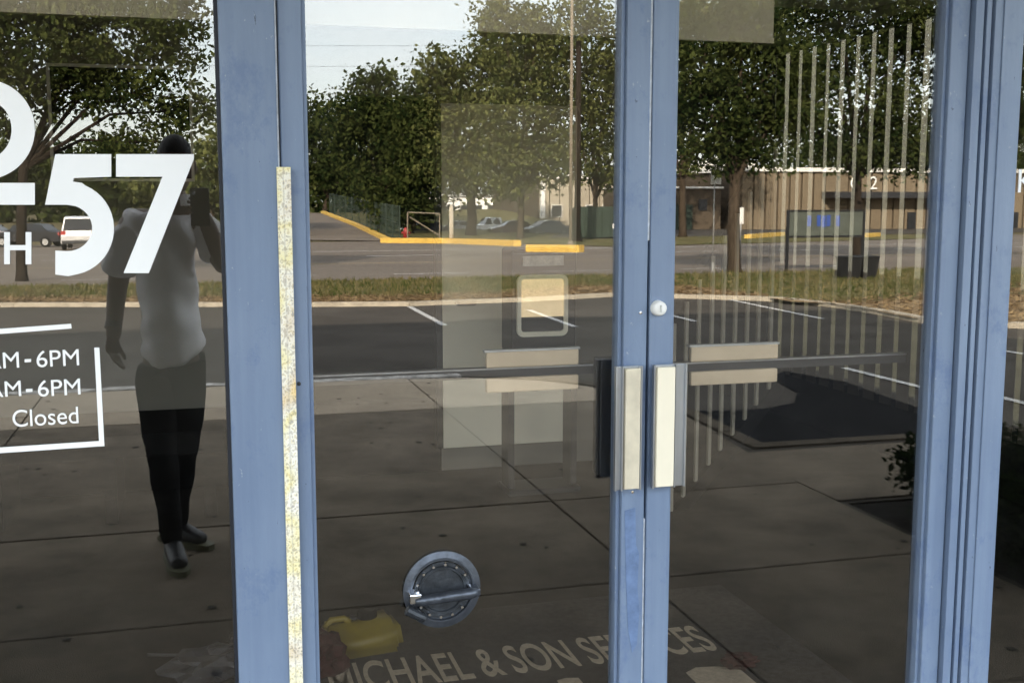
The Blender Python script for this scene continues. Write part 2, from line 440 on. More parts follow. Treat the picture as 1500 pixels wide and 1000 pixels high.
class MB:
    def __init__(s):
        s.v, s.f = [], []
    def add(s, vs, fs):
        b = len(s.v)
        s.v += [tuple(p) for p in vs]
        s.f += [tuple(i + b for i in f) for f in fs]
        return s
    def box(s, x0, x1, y0, y1, z0, z1, bev=0.0):
        x0, x1 = min(x0, x1), max(x0, x1); y0, y1 = min(y0, y1), max(y0, y1); z0, z1 = min(z0, z1), max(z0, z1)
        if bev <= 0:
            return s.add([(x0, y0, z0), (x1, y0, z0), (x1, y1, z0), (x0, y1, z0), (x0, y0, z1), (x1, y0, z1), (x1, y1, z1), (x0, y1, z1)],
                         [(3, 2, 1, 0), (4, 5, 6, 7), (0, 1, 5, 4), (1, 2, 6, 5), (2, 3, 7, 6), (3, 0, 4, 7)])
        bm = bmesh.new()
        bmesh.ops.create_cube(bm, size=1)
        for v in bm.verts:
            v.co = ((x0 + x1) / 2 + v.co.x * (x1 - x0), (y0 + y1) / 2 + v.co.y * (y1 - y0), (z0 + z1) / 2 + v.co.z * (z1 - z0))
        bmesh.ops.bevel(bm, geom=bm.edges[:], offset=min(bev, (x1 - x0) * .45, (y1 - y0) * .45, (z1 - z0) * .45), segments=2, affect='EDGES', profile=0.5)
        s.bm(bm)
        return s
    def bm(s, bm):
        bm.verts.index_update()
        s.add([v.co[:] for v in bm.verts], [[v.index for v in f.verts] for f in bm.faces])
        bm.free()
        return s
    def tube(s, pts, rads, n=8, cap=True):
        pts = [Vector(p) for p in pts]
        if not isinstance(rads, (list, tuple)): rads = [rads] * len(pts)
        vs, fs = [], []
        up = None
        for i, p in enumerate(pts):
            d = (pts[min(i + 1, len(pts) - 1)] - pts[max(i - 1, 0)]).normalized()
            if up is None:
                up = Vector((0, 0, 1)) if abs(d.z) < 0.9 else Vector((1, 0, 0))
            a = d.cross(up).normalized(); up = a.cross(d).normalized()
            for k in range(n):
                t = 2 * math.pi * k / n
                vs.append(p + (a * math.cos(t) + up * math.sin(t)) * rads[i])
        for i in range(len(pts) - 1):
            for k in range(n):
                k2 = (k + 1) % n
                fs.append((i * n + k, i * n + k2, (i + 1) * n + k2, (i + 1) * n + k))
        if cap:
            fs.append(tuple(range(n))[::-1])
            fs.append(tuple((len(pts) - 1) * n + k for k in range(n)))
        return s.add(vs, fs)
    def prism(s, poly, axis, lo, hi):
        """poly of 2-D points extruded along axis ('x','y','z') from lo to hi"""
        def p3(a, b, c):
            return {'x': (c, a, b), 'y': (a, c, b), 'z': (a, b, c)}[axis]
        n = len(poly)
        vs = [p3(a, b, lo) for a, b in poly] + [p3(a, b, hi) for a, b in poly]
        fs = [tuple(range(n))[::-1], tuple(range(n, 2 * n))]
        fs += [(i, (i + 1) % n, n + (i + 1) % n, n + i) for i in range(n)]
        return s.add(vs, fs)
    def lathe_y(s, cx, cz, prof, n=40):
        """prof: list of (radius, y)"""
        vs, fs = [], []
        for r, y in prof:
            for k in range(n):
                t = 2 * math.pi * k / n
                vs.append((cx + r * math.cos(t), y, cz + r * math.sin(t)))
        for i in range(len(prof) - 1):
            for k in range(n):
                k2 = (k + 1) % n
                fs.append((i * n + k, i * n + k2, (i + 1) * n + k2, (i + 1) * n + k))
        return s.add(vs, fs)
    def build(s, name, m, parent=None, origin=None, smooth=False, fix=True):
        base = origin_of(parent) if parent else Vector(origin or (0, 0, 0))
        me = bpy.data.meshes.new(name)
        me.from_pydata([(Vector(v) - base)[:] for v in s.v], [], s.f)
        if fix:
            bm = bmesh.new(); bm.from_mesh(me)
            bmesh.ops.recalc_face_normals(bm, faces=bm.faces)
            bm.to_mesh(me); bm.free()
        me.materials.append(M[m] if isinstance(m, str) else m)
        if smooth:
            me.polygons.foreach_set('use_smooth', [True] * len(me.polygons))
        o = bpy.data.objects.new(name, me)
        col.objects.link(o)
        if parent: o.parent = parent
        elif origin: o.location = origin
        return o

def boxpart(name, m, parent, *b, bev=0.0, label=None, smooth=False):
    o = MB().box(*b, bev=bev).build(name, m, parent, smooth=smooth)
    if label: o['label'] = label
    return o

def dup_tree(o, parent=None):
    c = o.copy(); col.objects.link(c); c.parent = parent
    for ch in list(o.children):
        dup_tree(ch, c)
    return c

def flat(name, pts, m, dz=0.0, **kw):
    """a flat ground sheet from (x, Y) points following the fall of the lot"""
    return MB().add([(x, -Y, zg(Y) + dz) for x, Y in pts], [tuple(range(len(pts)))]).build(name, m, **kw)

# =================================================================== GROUND
Ys = [(-80, -0.14), (4, -0.14), (7.6, -0.14), (110, -0.14 - 2.048), (900, -0.14 - 2.048)]
mb = MB()
for (a, za), (b, zb) in zip(Ys, Ys[1:]):
    mb.add([(-600, -a, za), (600, -a, za), (600, -b, zb), (-600, -b, zb)], [(0, 1, 2, 3)])
tag(mb.build('ground', 'ground'), 'dry open ground beyond the road', kind='structure')

def Yat(px, py): return -lot(px, py).y
def L(px, py):
    p = lot(px, py); return (p.x, -p.y)

# parking lot asphalt (flat near the walk, then falling to the kerb)
far_kerb = [L(20, 450), L(440, 450), L(600, 449), L(780, 442), L(900, 435), L(1080, 440), L(1150, 443), L(1220, 451), L(1290, 462), L(1350, 474), L(1420, 479), L(1500, 482)]
far_kerb = [(-60, far_kerb[0][1])] + far_kerb + [(60, far_kerb[-1][1] - 0.3)]
tag(flat('parking_lot', [(-60, 7.6)] + far_kerb + [(60, 7.6)], 'asphalt', 0.006), kind='structure')
tag(MB().add([(2.0, -4.0, -.116), (60, -4.0, -.116), (60, -7.6, -.116), (-60, -7.6, -.116), (-60, -7.2, -.116), (2.0, -7.2, -.116)], [(0, 1, 2, 3, 4, 5)]).build('parking_apron', 'asphalt'), kind='structure')
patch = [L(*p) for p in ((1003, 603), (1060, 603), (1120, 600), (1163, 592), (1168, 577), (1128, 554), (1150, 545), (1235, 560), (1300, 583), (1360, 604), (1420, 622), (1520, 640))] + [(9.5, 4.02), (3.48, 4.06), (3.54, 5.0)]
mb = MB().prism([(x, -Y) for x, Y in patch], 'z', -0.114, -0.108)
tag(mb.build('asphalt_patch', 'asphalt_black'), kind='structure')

# painted bay lines
def stripe(name, a, b, wdt, m, dz, lab=None):
    (x0, Y0), (x1, Y1) = a, b
    d = Vector((x1 - x0, Y1 - Y0)).normalized(); nrm = Vector((-d.y, d.x)) * wdt / 2
    o = flat(name, [(x0 + nrm.x, Y0 + nrm.y), (x1 + nrm.x, Y1 + nrm.y), (x1 - nrm.x, Y1 - nrm.y), (x0 - nrm.x, Y0 - nrm.y)], m, dz)
    return tag(o, lab, kind='structure')
for a, b in [((600, 450), (652, 478)), ((775, 455), (843, 480)), ((975, 461), (1020, 472)), ((1070, 440), (1205, 468))]:
    stripe('parking_line', L(*a), L(*b), 0.10, 'line', 0.014)
for a, b in [((1235, 540), (1358, 571)), ((1445, 578), (1530, 600))]:
    stripe('parking_line', L(*a), L(*b), 0.09, 'line', 0.014)
stripe('parking_line', L(1380, 500), L(1500, 520), 0.10, 'line', 0.014)

# far kerb of the lot, in stones
def kerb_run(name, pts, wdt, z_lo, z_hi, m, parent, n_len=1.5, follow=True):
    """kerb stones along a polyline of (x, Y); each stone a part of its own"""
    k = 0
    for (x0, Y0), (x1, Y1) in zip(pts, pts[1:]):
        ln = math.hypot(x1 - x0, Y1 - Y0)
        if ln < 0.05: continue
        cnt = max(1, int(round(ln / n_len)))
        d = Vector((x1 - x0, Y1 - Y0)) / ln
        nn = Vector((-d.y, d.x)) * wdt
        for i in range(cnt):
            a = i / cnt * ln + 0.004; b = (i + 1) / cnt * ln - 0.004
            pa = Vector((x0, Y0)) + d * a; pb = Vector((x0, Y0)) + d * b
            q = [pa, pb, pb + nn, pa + nn]
            jit = random.uniform(-.004, .004)
            vs = [(p.x, -p.y, (zg(p.y) if follow else -0.12) + z_lo) for p in q] + [(p.x, -p.y, (zg(p.y) if follow else -0.12) + z_hi + jit) for p in q]
            MB().add(vs, [(0, 1, 2, 3), (4, 5, 6, 7), (0, 1, 5, 4), (1, 2, 6, 5), (2, 3, 7, 6), (3, 0, 4, 7)]).build(name, m, parent)
            k += 1

# verge between the lot and the road
Yr = Yat(600, 412)
verge_top = [(-60, Yr + .3), (60, Yr - .3)]
ver = MB()
pts = far_kerb + [(60, Yr), (-60, Yr)]
verge = flat('verge', pts, 'grass_g', 0.06)
tag(verge, kind='structure')
vk = [(x, Y) for x, Y in far_kerb if -14 < x < 30]
kerb_run('kerb_stone', [(-14, far_kerb[0][1])] + vk + [(26, far_kerb[-1][1])], 0.16, -0.02, 0.085, 'kerb', verge, 1.8)
mul = [(x, Y + 0.16) for x, Y in far_kerb]
def mul_far(x, Y):
    return Y + (1.35 if x < 6.0 else 1.35 + (x - 6.0) * 0.55)
mulch = flat('mulch_strip', mul + [(x, min(mul_far(x, Y), Yr - .4)) for x, Y in reversed(mul)], 'soil', 0.068)
tag(mulch, kind='structure')

def scatter_blades(name, m, n, fn, h, wd, lean):
    vs = np.zeros((n * 3, 3)); c = 0
    P = [fn() for _ in range(n)]
    for i, (x, Y) in enumerate(P):
        a = random.uniform(0, 6.283); hh = h * random.uniform(.5, 1.3)
        dx, dy = math.cos(a) * wd, math.sin(a) * wd
        lx, ly = random.gauss(0, lean), random.gauss(0, lean)
        z = zg(Y) + 0.06
        vs[3 * i] = (x - dx, -Y - dy, z); vs[3 * i + 1] = (x + dx, -Y + dy, z); vs[3 * i + 2] = (x + lx, -Y + ly, z + hh)
    me = bpy.data.meshes.new(name)
    me.from_pydata(vs.tolist(), [], [(3 * i, 3 * i + 1, 3 * i + 2) for i in range(n)])
    me.materials.append(M[m])
    o = bpy.data.objects.new(name, me); col.objects.link(o)
    return o
kx = np.array([p[0] for p in far_kerb]); kY = np.array([p[1] for p in far_kerb])
def kerb_Y(x): return float(np.interp(x, kx, kY))
def in_grass():
    x = random.uniform(-9, 20); k = kerb_Y(x) + .2; y0 = min(mul_far(x, k), Yr - .5)
    return x, random.uniform(y0 - .15, Yr - .05)
def in_mulch():
    x = random.uniform(-9, 26); k = kerb_Y(x) + .2; y1 = min(mul_far(x, k) + .5, Yr - .3)
    return x, random.uniform(k, y1)
tag(scatter_blades('grass', 'blade', 16000, in_grass, 0.10, 0.02, 0.06), 'short dry grass of the verge between lot and road', 'grass', kind='stuff')
tag(scatter_blades('straw', 'straw', 14000, in_mulch, 0.05, 0.05, 0.12), 'loose brown straw and leaf litter behind the kerb', 'straw', kind='stuff')

# the road
Yf = Yat(620, 353)
road = flat('road', [(-300, Yr), (300, Yr), (300, Yf), (-300, Yf)], 'asphalt_road', 0.008); tag(road, kind='structure')
def hline(name, Y, x0, x1, wdt, m):
    tag(flat(name, [(x0, Y - wdt / 2), (x1, Y - wdt / 2), (x1, Y + wdt / 2), (x0, Y + wdt / 2)], m, 0.016), kind='structure')
hline('road_line', Yr + 0.5, -150, 150, 0.18, 'line')
Yd = Yat(640, 401)
for k in range(-6, 9):
    x0 = L(572, 401)[0] + k * 4.4
    hline('lane_dash', Yd, x0, x0 + 2.2, 0.20, 'line')
hline('centre_line', Yat(600, 385), -150, 150, 0.3, 'line_y')
Yd2 = Yat(640, 374)
for k in range(-4, 7):
    x0 = L(530, 374)[0] + k * 6.5
    hline('lane_dash', Yd2, x0, x0 + 3.6, 0.4, 'line')
hline('road_line', Yat(1100, 361), -150, 150, 0.35, 'line')

# far side: yellow kerbs, car park and sloping driveway
far_side = empty('far_verge_kerb', (L(700, 357)[0], -L(700, 357)[1], zg(60)), 'yellow painted kerb along the far side of the road', 'kerb')
def yk(a, b, c=None, hh=0.35, wd=0.5):
    pts = [L(*a), L(*b)]
    kerb_run('kerb_stone', pts, wd, 0.0, hh, 'kerb_yellow', far_side, 3.0)
yk((557, 356), (660, 357)); yk((660, 357), (752, 361)); yk((770, 369), (848, 370)); yk((1100, 350), (1150, 346)); yk((1262, 349), (1290, 347))
carpark = flat('far_car_park', [L(560, 351), L(900, 349), (140, 108), (140, 230), (L(560, 351)[0], 230)], 'asphalt', 0.02); tag(carpark, kind='structure')
lawn = flat('far_lawn', [L(662, 355), L(905, 362), (60, 72), (60, 90), (L(662, 350)[0] + 4, 90)], 'grass_g', 0.04); tag(lawn, kind='structure')
a, b = lot(430, 352), lot(562, 354)
c1, d1 = street(470, 312, 150), street(380, 312, 150)
e1, g1 = street(520, 332, 112), street(400, 332, 112)
mb = MB().add([a + Vector((0, 0, .05)), b + Vector((0, 0, .05)), e1, c1, d1, g1], [(0, 1, 2, 5), (5, 2, 3, 4)])
tag(mb.build('driveway', 'asphalt_road'), kind='structure')
dk = empty('driveway_kerb', b, 'yellow kerb climbing beside the driveway across the road', 'kerb')
for p, q in [(b, e1), (e1, c1)]:
    for i in range(5):
        s, t = p.lerp(q, i / 5 + .004), p.lerp(q, (i + 1) / 5 - .004)
        wv = Vector((0.45, 0, 0)); hv = Vector((0, 0, .3)); lo = Vector((0, 0, -.3))
        MB().add([s + lo, s + wv + lo, t + wv + lo, t + lo, s + hv, s + wv + hv, t + wv + hv, t + hv], [(0, 1, 2, 3), (4, 5, 6, 7), (0, 1, 5, 4), (1, 2, 6, 5), (2, 3, 7, 6), (3, 0, 4, 7)]).build('kerb_stone', 'kerb_yellow', dk)
# bank beside the driveway
FENCE = [b + Vector((1.2, 0, 0)), e1 + Vector((1.2, 0, 0)), c1 + Vector((1.2, 0, 0))]
mb = MB().add([b + Vector((.5, 0, .02)), e1 + Vector((.5, 0, -.05)), c1 + Vector((.5, 0, -.05)), c1 + Vector((30, 0, 0.6)), e1 + Vector((22, 0, -0.4)), b + Vector((14, -3, -.1))], [(0, 1, 4, 5), (1, 2, 3, 4)])
tag(mb.build('grass_bank', 'grass_g'), kind='structure')

# ------------------------------------------------------------------ pavement in front of the shop
walk = MB().add([(-30, 0.05, -.012), (3.3, 0.05, -.012), (3.3, -2.75, -.012), (30, -2.75, -.012), (30, -4.0, -.012), (3.42, -4.05, -.012),
                 (3.48, -5.3, -.012), (3.28, -6.6, -.012), (2.9, -7.1, -.012), (2.3, -7.42, -.012), (-30, -7.5, -.012)], [tuple(range(11))])
walk = walk.build('pavement', 'joint'); tag(walk, kind='structure')
def slab(poly):
    cx = sum(p[0] for p in poly) / len(poly); cy = sum(p[1] for p in poly) / len(poly)
    q = []
    for x, Y in poly:
        dx, dy = cx - x, cy - Y
        q.append((x + math.copysign(0.008, dx), -(Y + math.copysign(0.006, dy))))
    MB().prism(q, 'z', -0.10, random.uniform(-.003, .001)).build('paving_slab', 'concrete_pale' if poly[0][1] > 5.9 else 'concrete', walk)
rows = [0.06, 0.62, 1.89, 3.18, 4.55, 5.95, 7.45]
cols_x = [-13.4, -10.2, -7.0, -4.5, -1.25, 1.78]
for c0, c1 in zip(cols_x, cols_x[1:]):
    for r0, r1 in zip(rows, rows[1:]):
        slab([(c0, r0), (c1, r0), (c1, r1), (c0, r1)])
for r0, r1 in zip(rows[:3], rows[1:4]):
    slab([(1.78, r0), (3.25, r0), (3.25, r1), (1.78, r1)])
slab([(1.78, 3.18), (3.25, 3.18), (3.40, 4.55), (1.78, 4.55)])
slab([(1.78, 4.55), (3.42, 4.55), (3.46, 5.3), (3.40, 5.95), (1.78, 5.95)])
slab([(1.78, 5.95), (3.38, 5.95), (3.2, 6.6), (2.85, 7.05), (2.3, 7.35), (1.78, 7.4)])
xs = [3.25, 5.2, 7.2, 9.2, 11.2, 13.2, 15.2]
for x0, x1 in zip(xs, xs[1:]):
    slab([(x0, 2.78), (x1, 2.78), (x1, 3.95), (x0, 3.95)])
kw = [(-13, 7.55), (-4, 7.52), (2.28, 7.44), (2.6, 7.3), (2.92, 7.08), (3.15, 6.82), (3.32, 6.5), (3.44, 6.0), (3.5, 5.3), (3.46, 4.6), (3.44, 4.06), (8, 4.0), (15, 4.0)]
k = MB()
kerb_run('kerb_stone', kw[:3], 0.16, -0.02, 0.122, 'kerb_flaked', walk, 1.6, follow=False)
kerb_run('kerb_stone', kw[2:], 0.12, -0.02, 0.119, 'kerb_dark', walk, 1.6, follow=False)
gm = MB()
for _ in range(150):
    x, Y = random.uniform(-3, 3.2), random.uniform(.3, 7.2)
    r = random.uniform(.006, .022); a0 = random.uniform(0, 6)
    gm.prism([(x + r * random.uniform(.7, 1.2) * math.cos(a0 + t), -Y + r * random.uniform(.7, 1.2) * math.sin(a0 + t)) for t in (0, 1.05, 2.1, 3.14, 4.2, 5.2)], 'z', .0, .0028)
tag(gm.build('gum_spots', 'joint'), 'dark gum spots trodden into the pavement', 'stain', kind='stuff')
bed = MB().box(3.28, 14, -2.74, -0.35, -.13, -.02).build('planting_bed', 'bedsoil'); tag(bed, kind='structure')

# =================================================================== THE SHOP BUILDING
shop = empty('shop_building', (0.9, 0.3, 0), 'single storey shop front around the blue framed glass doors, with an unseen overhang added for shade', 'building')
def wallpart(*b, name='wall', m='facade'): return boxpart(name, m, shop, *b)
wallpart(-32, 4.34, -0.12, 0.16, 2.62, 6.6)
wallpart(-32, -3.6, -0.12, 0.16, -.15, 2.62)
wallpart(4.12, 4.34, -0.12, 0.16, -.15, 2.62)
boxpart('roof', 'facade', shop, -32, 4.34, 0.16, 16, 5.6, 5.9)
boxpart('unseen_canopy', 'facade', shop, -32, 4.34, -2.85, -0.12, 2.98, 3.3)  # unseen overhang, added and sized to shade the walk and shop front
boxpart('unseen_canopy_fascia', 'blue', shop, -32, 4.36, -2.90, -2.85, 2.96, 3.42)
wallpart(-3.8, -3.6, 0.16, 9.2, -.15, 2.84)                              # room, left
wallpart(-32, -3.8, 9.0, 9.2, -.15, 5.6)
# right-hand room wall with its window opening
XW = 4.14
zs = on_plane(1255, 562, 6.4)[1]; ze = 2.68
zs = 0.36
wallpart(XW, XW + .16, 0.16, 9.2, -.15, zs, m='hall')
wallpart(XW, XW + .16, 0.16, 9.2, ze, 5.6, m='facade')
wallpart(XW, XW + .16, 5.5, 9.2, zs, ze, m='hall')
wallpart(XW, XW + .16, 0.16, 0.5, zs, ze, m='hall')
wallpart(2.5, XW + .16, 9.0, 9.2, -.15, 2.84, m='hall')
o = boxpart('window_pane', 'side_glass', shop, XW + .10, XW + .106, .5, 5.5, zs, ze)
# pale back wall at four metres, with the dark pass-through
YB = 4.0
xo0, xo1 = on_plane(438, 300, YB)[0], on_plane(644, 300, YB)[0]
zo0, zo1 = on_plane(545, 586, YB)[1], on_plane(545, 140, YB)[1]
wallpart(-3.6, xo0, YB, YB + .12, 0, 2.78, m='iwall', name='back_wall')
xo2 = on_plane(915, 300, YB)[0]
wallpart(xo1, xo2, YB, YB + .12, 0, 2.78, m='iwall', name='back_wall')
wallpart(xo2, 2.6, YB, YB + .12, 0, 2.78, m='brown_wall', name='back_wall')
wallpart(xo0, xo1, YB, YB + .12, zo1, 2.78, m='iwall', name='back_wall')
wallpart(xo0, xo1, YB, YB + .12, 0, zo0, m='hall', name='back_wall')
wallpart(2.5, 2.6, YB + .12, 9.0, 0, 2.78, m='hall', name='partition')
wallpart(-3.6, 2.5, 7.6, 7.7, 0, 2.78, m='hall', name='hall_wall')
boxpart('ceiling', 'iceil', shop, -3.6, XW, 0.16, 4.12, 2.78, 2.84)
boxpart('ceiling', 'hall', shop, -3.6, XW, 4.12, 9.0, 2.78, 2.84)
vl = empty('roller_valance', (0.5, .10, 1.97), 'tan fabric valance hanging across the top inside the glass', 'valance')
xv, zv = on_plane(1132, 60, .12)[0], on_plane(560, 41, .12)[1]
boxpart('fabric', 'valance', vl, -3.5, xv, .118, .126, zv + .012, 2.54)
boxpart('hem_bar', 'valance', vl, -3.5, xv, .114, .130, zv, zv + .012)
fl = MB().box(-3.6, XW, 0.05, 4.12, -.1, 0.0).build('interior_floor', 'ifloor'); tag(fl, kind='structure')
fl = MB().box(-3.6, XW, 4.12, 9.0, -.1, 0.0).build('hall_floor', 'hall'); tag(fl, kind='structure')
# =================================================================== DOORS AND FIXED GLAZING
GT = 0.006
def pane(parent, x0, x1, z0, z1):
    return boxpart('pane', 'glass', parent, x0, x1, -GT / 2, GT / 2, z0, z1)
# left fixed light
XL = 0.056
fw = empty('fixed_window', (-1.5, 0, 0), 'fixed glass sidelight left of the doors carrying the big white 57', 'window')
pane(fw, -3.6, XL, 0.12, 2.44)
boxpart('post', 'blue', fw, XL, 0.1655, -.050, .055, 0, 2.5, bev=.003)
boxpart('glazing_bead', 'blue_dark', fw, XL - .007, XL, -.03, .03, .12, 2.44)
boxpart('sill', 'blue', fw, -3.6, XL, -.05, .055, 0, .12, bev=.003)
boxpart('head', 'blue', fw, -3.6, XL, -.05, .055, 2.44, 2.62, bev=.003)
# right fixed light
fr = empty('fixed_window', (3, 0, 0), 'fixed glass sidelight beyond the ribbed right hand post', 'window')
pane(fr, 1.938, 4.12, 0.12, 2.44)
def rib(nm, m, x0, x1, y0): return boxpart(nm, m, fr, x0, x1, y0, .05, 0, 2.5, bev=.0015)
rib('jamb_rib', 'blue', 1.803, 1.826, -.046)
rib('groove', 'blue_dark', 1.826, 1.836, -.018)
rib('jamb_rib', 'blue', 1.836, 1.849, -.044)
rib('groove', 'blue_dark', 1.849, 1.858, -.018)
rib('jamb_rib', 'blue', 1.858, 1.880, -.046)
rib('post', 'blue', 1.880, 1.938, -.050)
boxpart('sill', 'blue', fr, 1.938, 4.12, -.05, .055, 0, .12, bev=.003)
boxpart('head', 'blue', fr, 1.938, 4.12, -.05, .055, 2.44, 2.62, bev=.003)
hd = empty('door_header', (1, 0, 2.2), 'blue header above the pair of glass doors', 'door frame')
boxpart('beam', 'blue', hd, .1655, 1.803, -.05, .055, 2.19, 2.29, bev=.003)
boxpart('transom_pane', 'glass', hd, .1655, 1.803, -GT / 2, GT / 2, 2.29, 2.62)

def door(x0, s0, s1, x1, label, right):
    """x0..s0 left stile, s1..x1 right stile"""
    d = empty('glass_door', (x0, 0, 0), label, 'door', 'pair of blue framed glass doors')
    z0, z1 = .012, 2.18
    for a, b in ((x0, s0), (s1, x1)):
        boxpart('stile', 'blue', d, a, b, -.032, .032, z0, z1, bev=.003)
    boxpart('rail', 'blue', d, s0, s1, -.032, .032, z0, .20, bev=.003)
    boxpart('rail', 'blue', d, s0, s1, -.032, .032, 2.12, z1, bev=.003)
    boxpart('glazing_bead', 'blue', d, s0, s0 + .009, -.020, .020, .2, 2.12, bev=.002)
    boxpart('glazing_bead', 'blue', d, s1 - .009, s1, -.020, .020, .2, 2.12, bev=.002)
    pane(d, s0 + .004, s1 - .004, .2, 2.12)
    return d
dl = door(.1725, .220, .924, .9805, 'left glass door, the one with the round metal disc low on it', False)
dr = door(.9865, 1.043, 1.748, 1.798, 'right glass door with the dark blinds behind it', True)
# seam between frame and stile, pale scratched line
boxpart('weatherstrip', 'gasket_white', dl, .1665, .1695, -.030, .02, 1.0, 2.18)
boxpart('gasket', 'blue_dark', dl, .1695, .1720, -.028, .02, .02, 2.18)
boxpart('gasket', 'blue_dark', dr, .9809, .9860, -.006, .02, .02, 2.18)
boxpart('weatherstrip', 'gasket_white', dr, .9815, .9855, -.026, -.008, 1.505, 2.18)
boxpart('weatherstrip', 'gasket_white', dr, .9822, .9850, -.026, -.008, .30, .86)
# repainted patch low on the left door's meeting stile
poly = [(.932, .885), (.958, .89), (.961, .80), (.969, .78), (.966, .70), (.972, .64), (.967, .56), (.955, .54), (.944, .60), (.938, .70), (.934, .80)]
o = MB().prism(poly, 'y', -.0332, -.0318).build('paint_patch', 'blue2', dl); o['label'] = 'darker blue touched up paint patch'
# pull handles (aluminium channel with a cream insert)
def pull(d, xa, xb, ca, cb, z0, z1):
    h = boxpart('pull_handle', 'alu', d, xa, xb, -.062, -.054, z0, z1, bev=.0015)
    MB().box(xa, xa + .004, -.068, -.062, z0, z1).box(xb - .004, xb, -.068, -.062, z0, z1).box(ca - .006, ca - .003, -.071, -.062, z0, z1).box(cb + .003, cb + .006, -.071, -.062, z0, z1).build('handle_lip', 'alu', h)
    boxpart('handle_insert', 'cream' if d is dr else 'cream_worn', h, ca, cb, -.076, -.062, z0 + .004, z1 - .004, bev=.002)
    MB().box((ca + cb) / 2 - .012, (ca + cb) / 2 + .012, -.054, -.031, z0 + .03, z0 + .06).box((ca + cb) / 2 - .012, (ca + cb) / 2 + .012, -.054, -.031, z1 - .06, z1 - .03).build('handle_standoff', 'alu', h)
pull(dl, .8935, .953, .914, .950, .942, 1.226)
pull(dr, .985, 1.066, .990, 1.034, .942, 1.226)
# the latch housing behind the glass
x0, z1 = on_plane(874, 524, .06); x1, z0 = on_plane(906, 692, .06)
boxpart('latch_box', 'black', dl, x0, .945, .034, .085, z0, z1, bev=.004)
# white lock cylinder and small screws
lx, lz = 1.006, 1.352
MB().lathe_y(lx, lz, [(0, -.050), (.012, -.050), (.0165, -.046), (.018, -.032)], 20).build('lock_cylinder', 'white', dr, smooth=True)
MB().box(lx - .0018, lx + .0018, -.0525, -.050, lz - .008, lz + .008).build('keyhole', 'lab', dr)
for d, px, py in ((dl, 438, 562), (dl, 938, 458), (dl, 926, 720)):
    x, z = on_plane(px, py, -.033)
    MB().lathe_y(x, z, [(0, -.036), (.0035, -.0355), (.0045, -.032)], 10).build('screw', 'dark' if py == 562 else 'chrome', d)
# push bars with pads on the inside
def push(d, xa, xb, pa, pb, zc):
    b = empty('push_bar', (xa, .1, zc)); b.location = Vector((xa, .1, zc)) - origin_of(d); b.parent = d
    bar = boxpart('bar', 'dark', b, xa, xb, .085, .105, zc - .014, zc + .006)
    boxpart('bar_cap', 'alu', b, xa, xb, .083, .107, zc + .006, zc + .010)
    boxpart('pad', 'pad', b, pa, pb, .070, .084, zc + .012, zc + .048, bev=.003)
    boxpart('pad', 'pad', b, pa, pb, .070, .084, zc - .046, zc - .012, bev=.003)
    boxpart('pad_edge', 'alu_dull', b, pa - .004, pb + .004, .072, .090, zc + .048, zc + .053)
    return b
x0 = on_plane(711, 520, .08)[0]; x1 = on_plane(846, 520, .08)[0]
push(dl, .224, .93, x0, x1, on_plane(780, 543, .08)[1])
x0 = on_plane(1010, 520, .08)[0]; x1 = on_plane(1137, 520, .08)[0]
push(dr, 1.046, 1.745, x0, x1, on_plane(1075, 534, .08)[1])

# printed height tape stuck over the seam beside the left door
o = MB().box(.1615, .1895, -.0545, -.0505, .25, 1.662).build('height_tape', 'tape', origin=(.1615, -.0525, .25))
tag(o, 'long narrow strip of mottled white and yellow tape down the post beside the left door', 'tape')

# round metal lifting disc with a cross handle, on the glass of the left door
cx, cz = .506, .728
disc = empty('suction_handle', (cx, -.01, cz), 'round bolted metal disc with a cross handle stuck low on the left glass door', 'suction handle')
MB().lathe_y(cx, cz, [(.066, -.004), (.0885, -.004), (.0885, -.0075), (.0745, -.0115), (.0735, -.0125), (.070, -.0125), (.069, -.006)], 48).build('rim', 'dish', disc)
MB().lathe_y(cx, cz, [(0, -.010), (.048, -.009), (.050, -.013), (.054, -.013), (.056, -.009), (.064, -.009), (.064, -.004), (0, -.004)], 48).build('face_plate', 'dish_dark', disc, smooth=False)
for k in range(14):
    t = 2 * math.pi * (k + .3) / 14
    bx, bz = cx + .0605 * math.cos(t), cz + .0605 * math.sin(t)
    MB().lathe_y(bx, bz, [(0, -.018), (.0032, -.018), (.0042, -.015), (.0042, -.009)], 8).build('bolt', 'chrome', disc)
a = inside(608, 881, -.045); b = inside(699, 867, -.045)
MB().tube([a + (b - a) * .0, a + (b - a) * .12, a + (b - a) * .88, b], [.0095, .0122, .0122, .0095], 14).build('crossbar', 'dish', disc, smooth=True)
MB().box(a.x - .012, a.x + .014, -.050, -.010, a.z - .004, a.z + .018, bev=.003).build('handle_mount', 'chrome', disc)
MB().box(b.x - .012, b.x + .008, -.046, -.010, b.z - .010, b.z + .008, bev=.003).build('handle_mount', 'dish', disc)
MB().tube([inside(596, 893, -.03), inside(622, 905, -.03)], .011, 10).build('lever_foot', 'dish_dark', disc)

